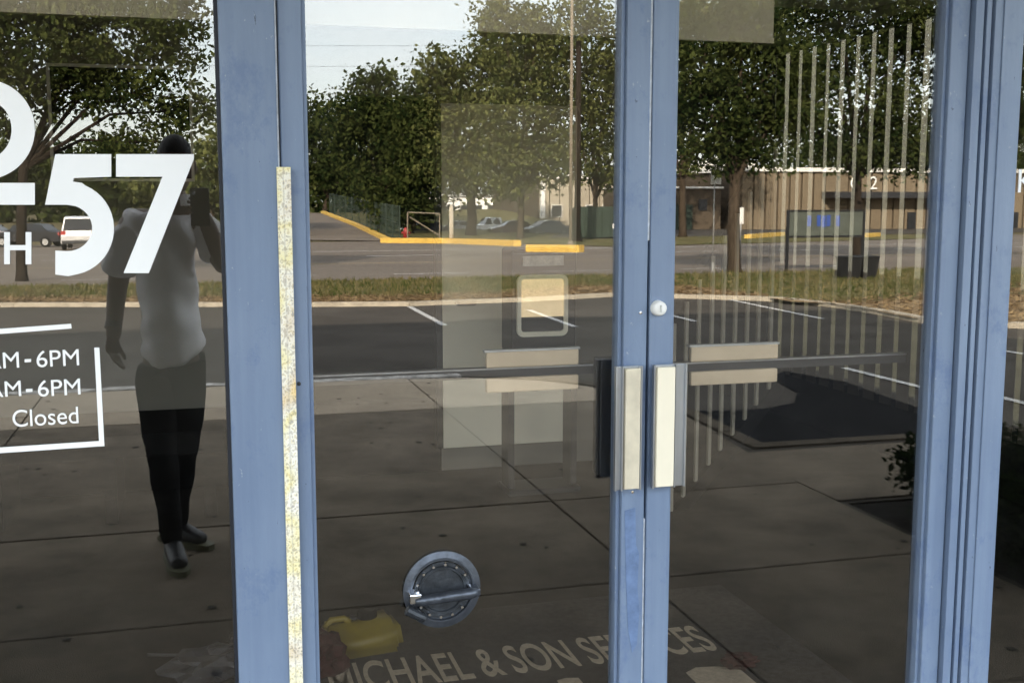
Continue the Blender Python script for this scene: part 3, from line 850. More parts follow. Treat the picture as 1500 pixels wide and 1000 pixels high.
# =================================================================== LETTERING ON THE GLASS
YV0, YV1 = -.0044, -.0034
def vinyl(name, pxs, parent, holes=None):
    poly = [on_plane(x, y, -.004) for x, y in pxs]
    bm = bmesh.new()
    vs = [bm.verts.new((x, YV0, z)) for x, z in poly]
    f = bm.faces.new(vs)
    r = bmesh.ops.extrude_face_region(bm, geom=[f])
    for v in r['geom']:
        if isinstance(v, bmesh.types.BMVert): v.co.y = YV1
    bmesh.ops.triangulate(bm, faces=bm.faces[:])
    return MB().bm(bm).build(name, 'vinyl', parent)
def arc(cx, cy, rx, ry, t0, t1, n=14):
    return [(cx + rx * math.cos(math.radians(t0 + (t1 - t0) * i / n)), cy + ry * math.sin(math.radians(t0 + (t1 - t0) * i / n))) for i in range(n + 1)]
p0 = inside(130, 320, -.004)
num = empty('number_lettering', p0, 'large white 57 after a raised ring on the left sidelight glass', 'lettering')
five = [(81, 226), (163, 226), (163, 259), (108, 261), (107, 266), (120, 268)]
five += arc(100, 335, 67, 68, -68, 78, 18) + [(100, 404.5), (81, 402), (81, 367), (98, 368)]
five += arc(98, 334, 37, 34, 80, -70, 14) + [(98, 300), (66, 300)]
vinyl('digit', five, num)['label'] = 'white digit 5'
vinyl('digit', [(170, 226), (284, 226), (284, 233), (218, 400), (181, 400), (238, 259), (170, 259)], num)['label'] = 'white digit 7'
# ring (cut open only off to the left, out of the frame)
ring = arc(-22, 190, 73, 73, -120, 120, 40) + list(reversed(arc(-22, 190, 39, 43, -120, 120, 40)))
vinyl('ring', ring, num)
vinyl('underline', [(-60, 268), (51, 268), (51, 300), (-60, 300)], num)

def text_mesh(body, name, m, parent, x0, x1, z0, h, to3, depth=.001, align='L', slant=0.0):
    """body set in the built-in face, scaled to x0..x1 wide and h tall; to3(u, v, d) places it"""
    cu = bpy.data.curves.new('t', 'FONT'); cu.body = body; cu.extrude = 0.0
    if name == 'mat_lettering': cu.offset = 0.012
    ob = bpy.data.objects.new('t', cu); col.objects.link(ob)
    bpy.context.view_layer.update()
    dg = bpy.context.evaluated_depsgraph_get()
    me = bpy.data.meshes.new_from_object(ob.evaluated_get(dg))
    bpy.data.objects.remove(ob); bpy.data.curves.remove(cu)
    P = np.array([v.co[:] for v in me.vertices]); F = [tuple(p.vertices) for p in me.polygons]
    bpy.data.meshes.remove(me)
    u0, u1 = P[:, 0].min(), P[:, 0].max(); v1 = P[:, 1].max(); v0 = 0
    sv = h / (v1 - v0)
    su = (x1 - x0) / (u1 - u0) if x0 is not None else sv
    if x0 is None: x0 = x1 - (u1 - u0) * su
    out = MB()
    bm = bmesh.new()
    vs = [bm.verts.new(to3(x0 + (p[0] - u0) * su, z0 + (p[1] - v0) * sv, 0)) for p in P]
    for f in F:
        try: bm.faces.new([vs[i] for i in f])
        except ValueError: pass
    r = bmesh.ops.extrude_face_region(bm, geom=bm.faces[:])
    dv = Vector(to3(0, 0, depth)) - Vector(to3(0, 0, 0))
    for v in r['geom']:
        if isinstance(v, bmesh.types.BMVert): v.co += dv
    return MB().bm(bm).build(name, m, parent)
def onglass(u, v, d): return (u, YV0 + d, v)

xh0, zh0 = on_plane(6, 387, -.004); xh1, zh1 = on_plane(46, 340, -.004)
lh = empty('street_lettering', (xh1, -.004, zh0), 'small white capital H under the raised ring on the left glass', 'lettering')
vinyl('letter', [(6, 340), (14.5, 340), (14.5, 359), (37.5, 359), (37.5, 340), (46, 340), (46, 387), (37.5, 387), (37.5, 366.5), (14.5, 366.5), (14.5, 387), (6, 387)], lh)
hrs = empty('opening_hours_lettering', inside(60, 580, -.004), 'white opening hours lettering in a square border low on the left glass', 'lettering')
vinyl('border_line', [(-200, 496), (104, 474), (105, 481), (-200, 504)], hrs)
vinyl('border_line', [(138, 509), (145.5, 509), (153, 653), (145.5, 653.5)], hrs)
vinyl('border_line', [(-200, 668), (145.4, 645.5), (145.4, 653.4), (-200, 677)], hrs)
for body, xl, xr, yb, yt in (('10AM', -52, 27, 541, 515), ('6PM', 54, 115, 537, 511), ('10AM', -50, 30, 583, 557), ('6PM', 56, 117, 580, 554), ('Closed', 19, 114, 624, 595)):
    xa_, za_ = on_plane(xl, yb, -.004); xb_, zb2 = on_plane(xr, yt, -.004); x1 = xb_
    text_mesh(body, 'word', 'vinyl', hrs, xa_, xb_, za_, zb2 - za_, lambda u, v, d, x1=x1: (u, YV0 + d, v + (u - x1) * .012))
vinyl('dash', [(36, 526), (45.5, 525.5), (45.5, 530), (36, 530.5)], hrs)
vinyl('dash', [(38, 569.5), (47.5, 569), (47.5, 573.5), (38, 574)], hrs)
x0, z0 = on_plane(1491, 282, -.004); z1 = on_plane(1491, 248, -.004)[1]
kl = empty('window_lettering', (x0, -.004, z0), 'white capital K at the edge of the right hand sidelight', 'lettering')
text_mesh('K', 'letter', 'vinyl', kl, x0, x0 + .05, z0, z1 - z0, onglass)

# =================================================================== INSIDE THE SHOP
# dark framed picture
q = [on_plane(72, 97, YB - .03), on_plane(281, 262, YB - .03)]
pic = empty('framed_picture', (q[0][0], YB - .03, q[1][1]), 'large dark picture in a thin pale frame on the back wall behind the 57', 'picture')
x0, x1, z1, z0 = q[0][0], q[1][0], q[0][1], q[1][1]
boxpart('picture', 'hall', pic, x0, x1, YB - .02, YB - .002, z0, z1)
mb = MB()
for b in ((x0 - .015, x0, z0, z1), (x1, x1 + .015, z0, z1), (x0 - .015, x1 + .015, z1, z1 + .015), (x0 - .015, x1 + .015, z0 - .015, z0)):
    mb.box(b[0], b[1], YB - .04, YB - .002, b[2], b[3])
mb.build('picture_frame', 'white', pic)
# low black bench under it
x0 = on_plane(-60, 640, 3.3)[0]; x1 = on_plane(342, 640, 3.3)[0]
zt = on_plane(245, 634, 3.3)[1]
bn = empty('bench', (x0, 3.3, 0), 'long low black bench along the back wall', 'bench')
boxpart('seat', 'hall', bn, x0, x1, 3.32, 3.96, zt - .12, zt, bev=.01)
for xx in (x0 + .1, (x0 + x1) / 2, x1 - .15):
    boxpart('leg', 'hall', bn, xx, xx + .06, 3.36, 3.9, 0, zt - .12)
boxpart('back_board', 'hall', bn, x0, x1, 3.90, 3.95, 0.02, zt - .12)
# cream door left ajar in front of the wall
YD = 3.9
x0, zt = on_plane(646, 151, YD); x1 = on_plane(846, 151, YD)[0]
zb = on_plane(740, 651, YD)[1]
idr = empty('interior_door', (x0, YD, 0), 'plain cream inner door on the back wall behind the left glass door', 'door')
boxpart('leaf', 'ipanel', idr, x0, x1, YD, YD + .045, max(zb, .01), zt, bev=.003)
boxpart('door_edge', 'black', idr, x0 - .035, x0, YD + .005, YD + .05, max(zb, .01), zt + .05)
MB().tube([(x0 + .08, YD, 1.0), (x0 + .08, YD - .05, 1.0), (x0 + .18, YD - .05, 1.0)], .011, 8).build('handle', 'alu', idr)
# kiosk stand
YK = 3.35
x0, zt = on_plane(750, 365, YK); x1, zl = on_plane(844, 515, YK)
ks = empty('kiosk', ((x0 + x1) / 2, YK, 0), 'dark grey kiosk on two legs with a cream framed screen', 'kiosk')
boxpart('housing', 'kiosk', ks, x0, x1, YK, YK + .22, zl, zt, bev=.012)
a = on_plane(766, 375, YK - .01); b = on_plane(826, 389, YK - .01)
boxpart('label_plate', 'lab', ks, a[0], b[0], YK - .012, YK, b[1], a[1])
a = on_plane(757, 403, YK - .01); b = on_plane(831, 491, YK - .01)
def rrect(x0, x1, z0, z1, r, n=5):
    pts = []
    for cx_, cz_, t in ((x1 - r, z1 - r, 0), (x0 + r, z1 - r, 90), (x0 + r, z0 + r, 180), (x1 - r, z0 + r, 270)):
        pts += [(cx_ + r * math.cos(math.radians(t + 90 * i / n)), cz_ + r * math.sin(math.radians(t + 90 * i / n))) for i in range(n + 1)]
    return pts
fo = rrect(a[0], b[0], b[1], a[1], .035); fi = rrect(a[0] + .022, b[0] - .022, b[1] + .026, a[1] - .022, .018)
n = len(fo); mb = MB()
vs = [(x, YK - .022, z) for x, z in fo] + [(x, YK - .022, z) for x, z in fi] + [(x, YK, z) for x, z in fo] + [(x, YK, z) for x, z in fi]
fs = []
for i in range(n):
    j = (i + 1) % n
    fs += [(i, j, n + j, n + i), (i, 2 * n + i, 2 * n + j, j), (n + i, n + j, 3 * n + j, 3 * n + i)]
sf = mb.add(vs, fs).build('screen_frame', 'screen_frame', ks)
zm = b[1] + .026 + (a[1] - b[1]) * .24
boxpart('screen', 'screen', ks, a[0] + .02, b[0] - .02, YK - .010, YK - .002, zm, a[1] - .02)
boxpart('keypad', 'kiosk', ks, a[0] + .02, b[0] - .02, YK - .009, YK - .002, b[1] + .02, zm - .006)
for px in (746, 838):
    xa = on_plane(px, 600, YK)[0]; xb = on_plane(px + 9, 600, YK)[0]
    boxpart('leg', 'kiosk', ks, xa, xb, YK + .02, YK + .16, 0, zl)
boxpart('base', 'kiosk', ks, x0 - .02, x1 + .02, YK - .03, YK + .2, 0, .03)
# vertical blinds along the right-hand window
vb = empty('vertical_blind', (XW - .05, 4.4, 0), 'dark vertical blind along the side window with daylight in its gaps', 'blind')
boxpart('head_rail', 'black', vb, XW - .08, XW - .03, .6, 5.48, 2.62, 2.68)
spc = .178
Ysl = 5.40
i = 0
while Ysl > 1.0:
    hw = (spc - .052) / 2
    j = random.uniform(-.006, .006)
    low = zs - .03
    MB().box(XW - .050, XW - .047, Ysl - hw + j, Ysl + hw + j, low, 2.63).build('slat', 'slat', vb)
    Ysl -= spc
# stair railing behind the right-hand door: slanting rail with pale balusters
YS = 2.8
rail0, rail1 = inside(972, 488, YS), inside(1150, 168, YS)
str0, str1 = inside(972, 768, YS), inside(1150, 545, YS)
sr = empty('stair_railing', (rail0.x, YS, 0), 'slanting dark stair rail with pale balusters behind the right door', 'stair railing')
def slant(name, a, b, h, m):
    n_ = Vector((0, 0, h))
    MB().add([a - n_, b - n_, b + n_, a + n_] + [p + Vector((0, .045, 0)) for p in (a - n_, b - n_, b + n_, a + n_)], [(0, 1, 2, 3), (4, 5, 6, 7), (0, 1, 5, 4), (1, 2, 6, 5), (2, 3, 7, 6), (3, 0, 4, 7)]).build(name, m, sr)
slant('handrail', rail0, rail1, .035, 'hall')
slant('stringer', str0 + Vector((0, 0, -.05)), str1 + Vector((0, 0, -.05)), .05, 'hall')
for px in (985, 1003, 1021, 1040, 1057, 1075, 1093, 1110, 1129):
    t_ = (px - 972) / (1150 - 972)
    p, q = str0.lerp(str1, t_), rail0.lerp(rail1, t_)
    boxpart('baluster', 'baluster', sr, p.x - .008, p.x + .008, YS + .012, YS + .032, p.z, q.z - .035)
# mat with its lettering
mt = empty('floor_mat', (1.05, 1.2, 0), 'dark entrance mat with beige lettering on the shop floor', 'mat')
boxpart('mat_base', 'mat', mt, .10, 2.05, .70, 1.72, .001, .009, bev=.003)
bl = floor_at(690, 990, .011); br = floor_at(1056, 951, .011)
tl = floor_at(472, 975, .011); tr = floor_at(1018, 914, .011)
def onmat(u, v, d): return (u, v, .0095 + d)
by = (bl.y + br.y) / 2; ty = (tl.y + tr.y) / 2
text_mesh('MICHAEL & SON SERVICES', 'mat_lettering', 'mat_print', mt, .375, br.x, by, ty - by, onmat, .0015)
c = floor_at(1048, 990, .01)
hx, hy = floor_at(1050, 985, .01).x, floor_at(1050, 985, .01).y
MB().prism([(hx - .10, hy - .25), (hx - .10, hy + .03), (hx - .05, hy + .06), (hx + .02, hy + .05), (hx + .09, hy + .02), (hx + .09, hy - .25)], 'z', .0095, .011).build('mat_emblem', 'mat_print', mt)
hx, hy = floor_at(832, 996, .01).x, floor_at(832, 996, .01).y
MB().prism([(hx - .045, hy - .25), (hx - .035, hy + .01), (hx, hy + .02), (hx + .04, hy + .01), (hx + .05, hy - .25)], 'z', .0095, .011).build('mat_emblem', 'mat_print', mt)
# yellow container lying on the mat
yc = floor_at(530, 962, .0); yc = Vector((yc.x - .005, yc.y + .045, .011))
can = empty('plastic_container', yc, 'yellow plastic container with a dark cap on the mat', 'container')
bm = bmesh.new(); bmesh.ops.create_cube(bm, size=1)
for v in bm.verts:
    top = v.co.z > 0
    v.co = (v.co.x * (.30 if not top else .27), v.co.y * (.20 if not top else .16), .001 + (v.co.z + .5) * (.115 if v.co.x > 0 else .10))
bmesh.ops.bevel(bm, geom=bm.edges[:], offset=.028, segments=3, affect='EDGES')
rot = Matrix.Rotation(math.radians(8), 4, 'Z')
for v in bm.verts: v.co = rot @ v.co + yc
MB().bm(bm).build('body', 'yellow_can', can, smooth=True)
cc = yc + Vector((.035, .02, .114))
MB().tube([cc + Vector((0, 0, -.005)), cc + Vector((0, 0, .012)), cc + Vector((0, 0, .024)), cc + Vector((0, 0, .026))], [.036, .036, .033, .02], 16).build('cap', 'hall', can)
MB().tube([yc + Vector((-.115, 0, .094)), yc + Vector((-.095, 0, .118)), yc + Vector((-.05, 0, .120)), yc + Vector((-.03, 0, .104))], .012, 8).build('handle', 'yellow_can', can, smooth=True)
MB().box(cc.x - .06, cc.x - .037, cc.y - .015, cc.y + .012, cc.z - .006, cc.z + .004).build('cap_tab', 'clear_bag', can)
# crumpled things near it
def crumple(name, c, r, n, m, sq=(1, 1, .6), seed=1):
    rg = random.Random(seed)
    bm = bmesh.new(); bmesh.ops.create_icosphere(bm, subdivisions=n, radius=1)
    ph = [(rg.uniform(-4, 4), rg.uniform(-4, 4), rg.uniform(-4, 4)) for _ in range(6)]
    for v in bm.verts:
        k = 1 + sum(.09 * math.sin(3.2 * (v.co.x * a + v.co.y * b + v.co.z * c_)) for a, b, c_ in ph) + rg.uniform(-.07, .07)
        v.co = Vector((v.co.x * k * r * sq[0], v.co.y * k * r * sq[1], max(-.6, v.co.z * k) * r * sq[2])) + Vector(c) + Vector((0, 0, .6 * r * sq[2]))
    return MB().bm(bm).build(name, m, origin=c)
p = floor_at(478, 985); tag(crumple('rag', (p.x - .02, p.y, .01), .09, 3, 'red_cloth', (1, 1, .9), 3), 'crumpled dark red rag left of the yellow container', 'rag')
p = floor_at(1082, 978); tag(crumple('rag', (p.x, p.y, .0115), .055, 3, 'red_cloth', (1.1, .9, .45), 5), 'small crumpled red rag at the right end of the mat lettering', 'rag')
p = floor_at(318, 985); tag(crumple('plastic_bag', (p.x, p.y, .0), .11, 3, 'clear_bag', (1.4, 1, .5), 9), 'crumpled clear plastic bag on the floor left of the door post', 'bag')
p = floor_at(345, 955)
cb = empty('plug', (p.x, p.y, 0), 'black plug with its cable on the floor beside the plastic bag', 'plug')
MB().box(p.x - .02, p.x + .05, p.y - .03, p.y + .03, .0, .07, bev=.01).build('plug_body', 'black', cb)
MB().tube([(p.x - .02, p.y, .04), (p.x - .09, p.y + .005, .025), (p.x - .16, p.y, .008), (p.x - .3, p.y + .05, .006)], .006, 6).build('cable', 'black', cb)

# =================================================================== THE MAN TAKING THE PICTURE
def skinned(name, joints, edges, m, parent, sub=2, root=0, folds=0.0):
    me = bpy.data.meshes.new(name)
    me.from_pydata([tuple(j[0]) for j in joints], edges, [])
    ob = bpy.data.objects.new(name, me); col.objects.link(ob)
    sk = ob.modifiers.new('s', 'SKIN'); sk.use_smooth_shade = True; sk.branch_smoothing = .6
    for i, j in enumerate(joints):
        r = j[1]
        me.skin_vertices[0].data[i].radius = (r, r) if not isinstance(r, tuple) else r
        me.skin_vertices[0].data[i].use_root = (i == root)
    sb = ob.modifiers.new('d', 'SUBSURF'); sb.levels = sub; sb.render_levels = sub
    bpy.context.view_layer.update()
    dg = bpy.context.evaluated_depsgraph_get()
    me2 = bpy.data.meshes.new_from_object(ob.evaluated_get(dg))
    bpy.data.objects.remove(ob); bpy.data.meshes.remove(me)
    base = origin_of(parent)
    if folds:
        nn_ = [v.normal.copy() for v in me2.vertices]
        for v, nv in zip(me2.vertices, nn_):
            x, y, z = v.co
            f_ = math.sin(23 * z + 26 * x + 2.2 * math.sin(9 * x + 5 * z)) * .55 + math.sin(41 * z - 33 * x + 1.7 * math.sin(13 * z)) * .35 + math.sin(60 * x + 7 * z) * .25
            v.co += nv * folds * f_
    for v in me2.vertices: v.co -= base
    me2.materials.clear(); me2.materials.append(M[m])
    me2.polygons.foreach_set('use_smooth', [True] * len(me2.polygons))
    me2.name = name
    o = bpy.data.objects.new(name, me2); col.objects.link(o); o.parent = parent
    return o
S = street
man = empty('person', (-.08, -2.72, 0), 'man in a pale polo shirt and black trousers photographing the door with his phone', 'person')
YM = 2.78
J = {
 'pelvis': S(251, 525, YM), 'waist': S(248, 470, YM), 'chest': S(245, 375, YM), 'upper': S(244, 325, YM), 'neck': S(257, 293, YM - .03), 'neck2': S(259, 275, YM - .05),
 'hipL': S(226, 535, YM), 'kneeL': S(237, 660, YM - .08), 'ankL': S(254, 803, 2.66), 'hipR': S(276, 535, YM), 'kneeR': S(268, 655, YM - .01), 'ankR': S(258, 782, 2.96),
 'shL': S(188, 322, YM), 'elL': S(171, 425, YM + .03), 'wrL': S(164, 490, YM - .06), 'shR': S(297, 326, YM), 'elR': S(332, 396, YM - .14), 'wrR': S(301, 322, 2.56)}
body_j = [(J['pelvis'], (.14, .10)), (J['waist'], (.135, .095)), (J['chest'], (.145, .105)), (J['upper'], (.10, .085)), (J['neck'], .058), (J['neck2'], .056),
          (J['shL'], .062), (J['elL'], .046), (J['wrL'] + Vector((.002, .0, -.035)), .033), (J['shR'], .062), (J['elR'], .046), (J['wrR'] + Vector((-.012, .01, .03)), .033),
          (J['hipL'], .085), (J['kneeL'], .058), (J['ankL'], .040), (J['hipR'], .085), (J['kneeR'], .058), (J['ankR'], .040)]
body_e = [(0, 1), (1, 2), (2, 3), (3, 4), (4, 5), (3, 6), (6, 7), (7, 8), (3, 9), (9, 10), (10, 11), (0, 12), (12, 13), (13, 14), (0, 15), (15, 16), (16, 17)]
skinned('body', body_j, body_e, 'skin', man)
# head: shaped ball with brow, nose, jaw
hc = S(257, 243, 2.70)
bm = bmesh.new(); bmesh.ops.create_uvsphere(bm, u_segments=28, v_segments=20, radius=1)
for v in bm.verts:
    x, y, z = v.co                                           # +y faces the glass
    jaw = 1 - .28 * max(0, -z) ** 1.4
    f = 1.0
    nx = x * .077 * jaw; ny = y * .100 * (1 - .12 * max(0, -z) * (y < 0)); nzv = z * .125
    if y > .5:
        nose = math.exp(-((x / .16) ** 2) - ((z + .08) / .22) ** 2)
        ny += .028 * nose
        ny -= .010 * (math.exp(-((abs(x) - .40) / .16) ** 2 - ((z - .12) / .13) ** 2))
        ny += .007 * math.exp(-((x) / .30) ** 2 - ((z + .50) / .09) ** 2)
        ny += .007 * math.exp(-((x) / .5) ** 2 - ((z - .30) / .10) ** 2)
    v.co = Vector((nx, ny, nzv)) + hc
MB().bm(bm).build('head', 'skin', man, smooth=True)
for s in (-1, 1):
    MB().bm((lambda b: (bmesh.ops.create_uvsphere(b, u_segments=10, v_segments=8, radius=1), [setattr(v, 'co', Vector((v.co.x * .012, v.co.y * .022, v.co.z * .034)) + hc + Vector((s * .078, -.005, -.008))) for v in b.verts], b)[2])(bmesh.new())).build('ear', 'skin', man, smooth=True)
    MB().bm((lambda b: (bmesh.ops.create_uvsphere(b, u_segments=10, v_segments=8, radius=.0115), [setattr(v, 'co', v.co + hc + Vector((s * .031, .080, .014))) for v in b.verts], b)[2])(bmesh.new())).build('eye', 'white', man, smooth=True)
bm = bmesh.new(); bmesh.ops.create_uvsphere(bm, u_segments=24, v_segments=16, radius=1)
for v in bm.verts:
    v.co = Vector((v.co.x * .083, v.co.y * .107 - .006, v.co.z * .131 + .004)) + hc
dele = [v for v in bm.verts if (v.co.z - hc.z) < .045 and (v.co.y - hc.y) > -.02 or (v.co.z - hc.z) < -.03]
bmesh.ops.delete(bm, geom=dele, context='VERTS')
MB().bm(bm).build('hair', 'hair', man, smooth=True)
# hands
def hand(wr, d, palm_n, thumb_side, curl, nm='hand'):
    d = d.normalized(); side = d.cross(palm_n).normalized() * thumb_side
    pj = [(wr, (.024, .018)), (wr + d * .05, (.036, .016)), (wr + d * .09, (.038, .015))]
    skinned(nm, pj, [(0, 1), (1, 2)], 'skin', man, 2)
    for k, (off, ln, r) in enumerate(((-.030, .062, .0082), (-.010, .078, .0092), (.010, .084, .0095), (.029, .076, .0090))):
        p = wr + d * .082 + side * off
        q = [p]; dirv = d.copy()
        for sgm in (.45, .32, .23):
            dirv = (dirv * math.cos(curl) + palm_n * math.sin(curl)).normalized()
            q.append(q[-1] + dirv * ln * sgm)
        skinned('finger', [(a_, r * (1 - .12 * i_)) for i_, a_ in enumerate(q)], [(0, 1), (1, 2), (2, 3)], 'skin', man, 1)
    p = wr + d * .03 + side * .030
    q = [p, p + (d * .6 + side * .8) .normalized() * .036, p + (d * .6 + side * .8).normalized() * .036 + (d * .9 + side * .25 + palm_n * .35).normalized() * .034]
    q.append(q[-1] + (d + palm_n * .4).normalized() * .024)
    skinned('thumb', [(q[0], .013), (q[1], .0115), (q[2], .0105), (q[3], .008)], [(0, 1), (1, 2), (2, 3)], 'skin', man, 1)
hand(J['wrL'], S(168, 535, YM - .10) - J['wrL'], Vector((.8, .35, 0)).normalized(), 1, .32)
# the phone hand: fingers reach up the back and wrap the phone
PH = Vector((.02, -2.44, 1.585))
hand(J['wrR'], Vector((PH.x - .005, PH.y - .03, PH.z - .03)) - J['wrR'], Vector((-.75, .25, .2)).normalized(), 1, .42)
# clothes
sh_j = [(S(251, 545, YM), (.250, .155)), (S(249, 480, YM), (.236, .145)), (J['waist'].lerp(J['chest'], .35), (.228, .138)), (J['chest'], (.228, .136)), (J['upper'] + Vector((0, 0, -.02)), (.170, .110)), (S(250, 306, YM - .02), (.082, .075)),
        (J['shL'] + Vector((.012, 0, -.005)), .088), (J['shL'].lerp(J['elL'], .55), .080), (J['shL'].lerp(J['elL'], .82), .084),
        (J['shR'] + Vector((-.012, 0, -.005)), .088), (J['shR'].lerp(J['elR'], .45), .078), (J['shR'].lerp(J['elR'], .72), .080)]
skinned('polo_shirt', sh_j, [(0, 1), (1, 2), (2, 3), (3, 4), (4, 5), (4, 6), (6, 7), (7, 8), (4, 9), (9, 10), (10, 11)], 'shirt', man, 3, 0, .017)
MB().lathe_y(0, 0, [(.066, -.01), (.073, 0), (.080, .035), (.074, .036), (.066, .012)], 24)
col_c = J['neck'] + Vector((0, -.002, -.01))
mb = MB()
for i in range(24):
    t0, t1 = 2 * math.pi * i / 24, 2 * math.pi * (i + 1) / 24
    if abs(math.sin((t0 + t1) / 2) - 1) < .02: continue
    for (ra, za, rb, zb2) in ((.067, .035, .084, -.015),):
        mb.add([col_c + Vector((ra * math.cos(t), ra * math.sin(t), za)) for t in (t0, t1)] + [col_c + Vector((rb * math.cos(t), rb * math.sin(t), zb2)) for t in (t1, t0)], [(0, 1, 2, 3)])
mb.build('collar', 'shirt', man, fix=False)
pt_j = [(S(251, 490, YM), (.150, .112)), (S(229, 560, YM), (.098, .105)), (J['kneeL'] , .074), (J['kneeL'].lerp(J['ankL'], .6), .056), (J['ankL'] + Vector((0, 0, .01)), .050),
        (S(273, 560, YM), (.098, .105)), (J['kneeR'], .074), (J['kneeR'].lerp(J['ankR'], .6), .056), (J['ankR'] + Vector((0, 0, .01)), .050)]
skinned('trousers', pt_j, [(0, 1), (1, 2), (2, 3), (3, 4), (0, 5), (5, 6), (6, 7), (7, 8)], 'pants', man, 3, 0, .004)
def shoe(ank, toe):
    a = Vector((ank.x, ank.y, 0)); d = (Vector((toe.x, toe.y, 0)) - a); d.z = 0; d.normalize()
    heel = a - d * .07; s = skinned('shoe', [(heel + Vector((0, 0, .055)), (.040, .045)), (a + Vector((0, 0, .07)), (.044, .058)), (a + d * .09 + Vector((0, 0, .052)), (.047, .040)), (a + d * .19 + Vector((0, 0, .040)), (.040, .028))], [(0, 1), (1, 2), (2, 3)], 'shoe', man)
    n = Vector((-d.y, d.x, 0)); pts = []
    for f_, wd in ((-.10, .026), (-.05, .040), (.05, .040), (.12, .050), (.19, .042), (.235, .018)):
        pts.append((f_, wd))
    poly = [a + d * f_ + n * wd for f_, wd in pts] + [a + d * f_ - n * wd for f_, wd in reversed(pts)]
    MB().prism([(p.x, p.y) for p in poly], 'z', 0.001, .026).build('sole', 'sole', s)
shoe(J['ankL'], J['ankL'] + Vector((.05, .3, 0)))
shoe(J['ankR'], J['ankR'] + Vector((.22, .24, 0)))
dw = (J['elL'] - J['wrL']).normalized()
MB().tube([J['wrL'] + dw * .03, J['wrL'] + dw * .055], .035, 14).build('watch', 'black', man)
# phone, held just behind the lens position
ph = empty('phone', PH, 'black phone held up in front of the man face', 'phone')
MB().box(PH.x - .038, PH.x + .038, PH.y - .006, PH.y + .003, PH.z - .10, PH.z + .055, bev=.003).build('case', 'phone', ph)
MB().lathe_y(PH.x - .022, PH.z + .035, [(0, PH.y + .006), (.008, PH.y + .006), (.009, PH.y + .002)], 14).build('lens_ring', 'chrome', ph)

# =================================================================== TREES
def crown_mesh(name, blobs, n, size, m, parent, clump=26):
    """leaf sprays gathered in clumps through several lobes; blobs: (centre, (rx, ry, rz))"""
    vol = np.array([b[1][0] * b[1][1] * b[1][2] for b in blobs]) ** .75
    pick = rng.choice(len(blobs), size=max(1, n // clump), p=vol / vol.sum())
    C_ = []
    for i in pick:
        c, r = blobs[i]
        d = rng.normal(size=3); d /= np.linalg.norm(d)
        rad = rng.uniform(.25, 1.0) ** .45
        C_.append(np.array(c) + d * np.array(r) * rad)
    C_ = np.array(C_)
    cs = np.repeat(C_, clump, axis=0)
    k = len(cs)
    spread = size * (2.9 if clump > 30 else 2.1)
    pos = cs + rng.normal(size=(k, 3)) * spread * np.array([1, 1, .7])
    a = rng.normal(size=(k, 3)); a /= np.linalg.norm(a, axis=1)[:, None]
    b = np.cross(a, rng.normal(size=(k, 3))); b /= np.linalg.norm(b, axis=1)[:, None]
    s = size * rng.uniform(.55, 1.3, size=(k, 1))
    V = np.empty((k, 4, 3))
    V[:, 0] = pos - a * s; V[:, 1] = pos - b * s * .55; V[:, 2] = pos + a * s; V[:, 3] = pos + b * s * .55
    V = V.reshape(-1, 3) - np.array(origin_of(parent))
    me = bpy.data.meshes.new(name)
    me.vertices.add(k * 4); me.vertices.foreach_set('co', V.ravel())
    me.loops.add(k * 4); me.loops.foreach_set('vertex_index', np.arange(k * 4, dtype=np.int32))
    me.polygons.add(k); me.polygons.foreach_set('loop_start', np.arange(0, k * 4, 4, dtype=np.int32))
    me.polygons.foreach_set('loop_total', np.full(k, 4, dtype=np.int32))
    me.update(); me.validate()
    me.materials.append(M[m])
    o = bpy.data.objects.new(name, me); col.objects.link(o); o.parent = parent
    return o

def tree(label, base_px, base_Y, blobs_px, n, size, m, trunk_r, fork=None, bark='bark', lean=0.0, group='trees across the street', depth=.9, cat='tree'):
    bx = on_plane(base_px[0], base_px[1], base_Y)[0]
    base = Vector((bx, -base_Y, zg(base_Y)))
    t = empty('tree', base, label, cat, group)
    sc = (base_Y + CD) / ray(base_px[0], 290)[1]           # metres per pixel at that plane
    blobs = []
    for (px, py, rx, ry) in blobs_px:
        dY = random.uniform(-.4, .4) * rx * sc
        p = street(px, py, base_Y + dY)
        blobs.append((p[:], (rx * sc, rx * sc * depth, ry * sc)))
    fk = street(fork[0], fork[1], base_Y) if fork else Vector((bx, -base_Y, base.z + (blobs[0][0][2] - base.z) * .5))
    mid = base.lerp(fk, .5) + Vector((random.uniform(-.3, .3) * trunk_r, 0, 0))
    MB().tube([base + Vector((0, 0, -.1)), base + Vector((0, 0, .25 * trunk_r / .15)), mid, fk], [trunk_r * 1.5, trunk_r * 1.08, trunk_r, trunk_r * .85], 10).build('trunk', bark, t, smooth=True)
    mb = MB()
    for c, r in blobs:
        c = Vector(c); m1 = fk.lerp(c, .5) + Vector((0, 0, .12 * (c - fk).length))
        mb.tube([fk - Vector((0, 0, trunk_r)), m1, c], [trunk_r * .55, trunk_r * .33, trunk_r * .1], 6)
        for _ in range(3):
            e = c + Vector((random.uniform(-1, 1) * r[0], random.uniform(-1, 1) * r[1], random.uniform(-.4, 1) * r[2])) * .9
            mb.tube([m1.lerp(c, .6), e], [trunk_r * .2, trunk_r * .05], 5)
    mb.build('branch', bark, t)
    crown_mesh('crown', blobs, int(n * 1.55), size * .72, m, t, 34)
    return t

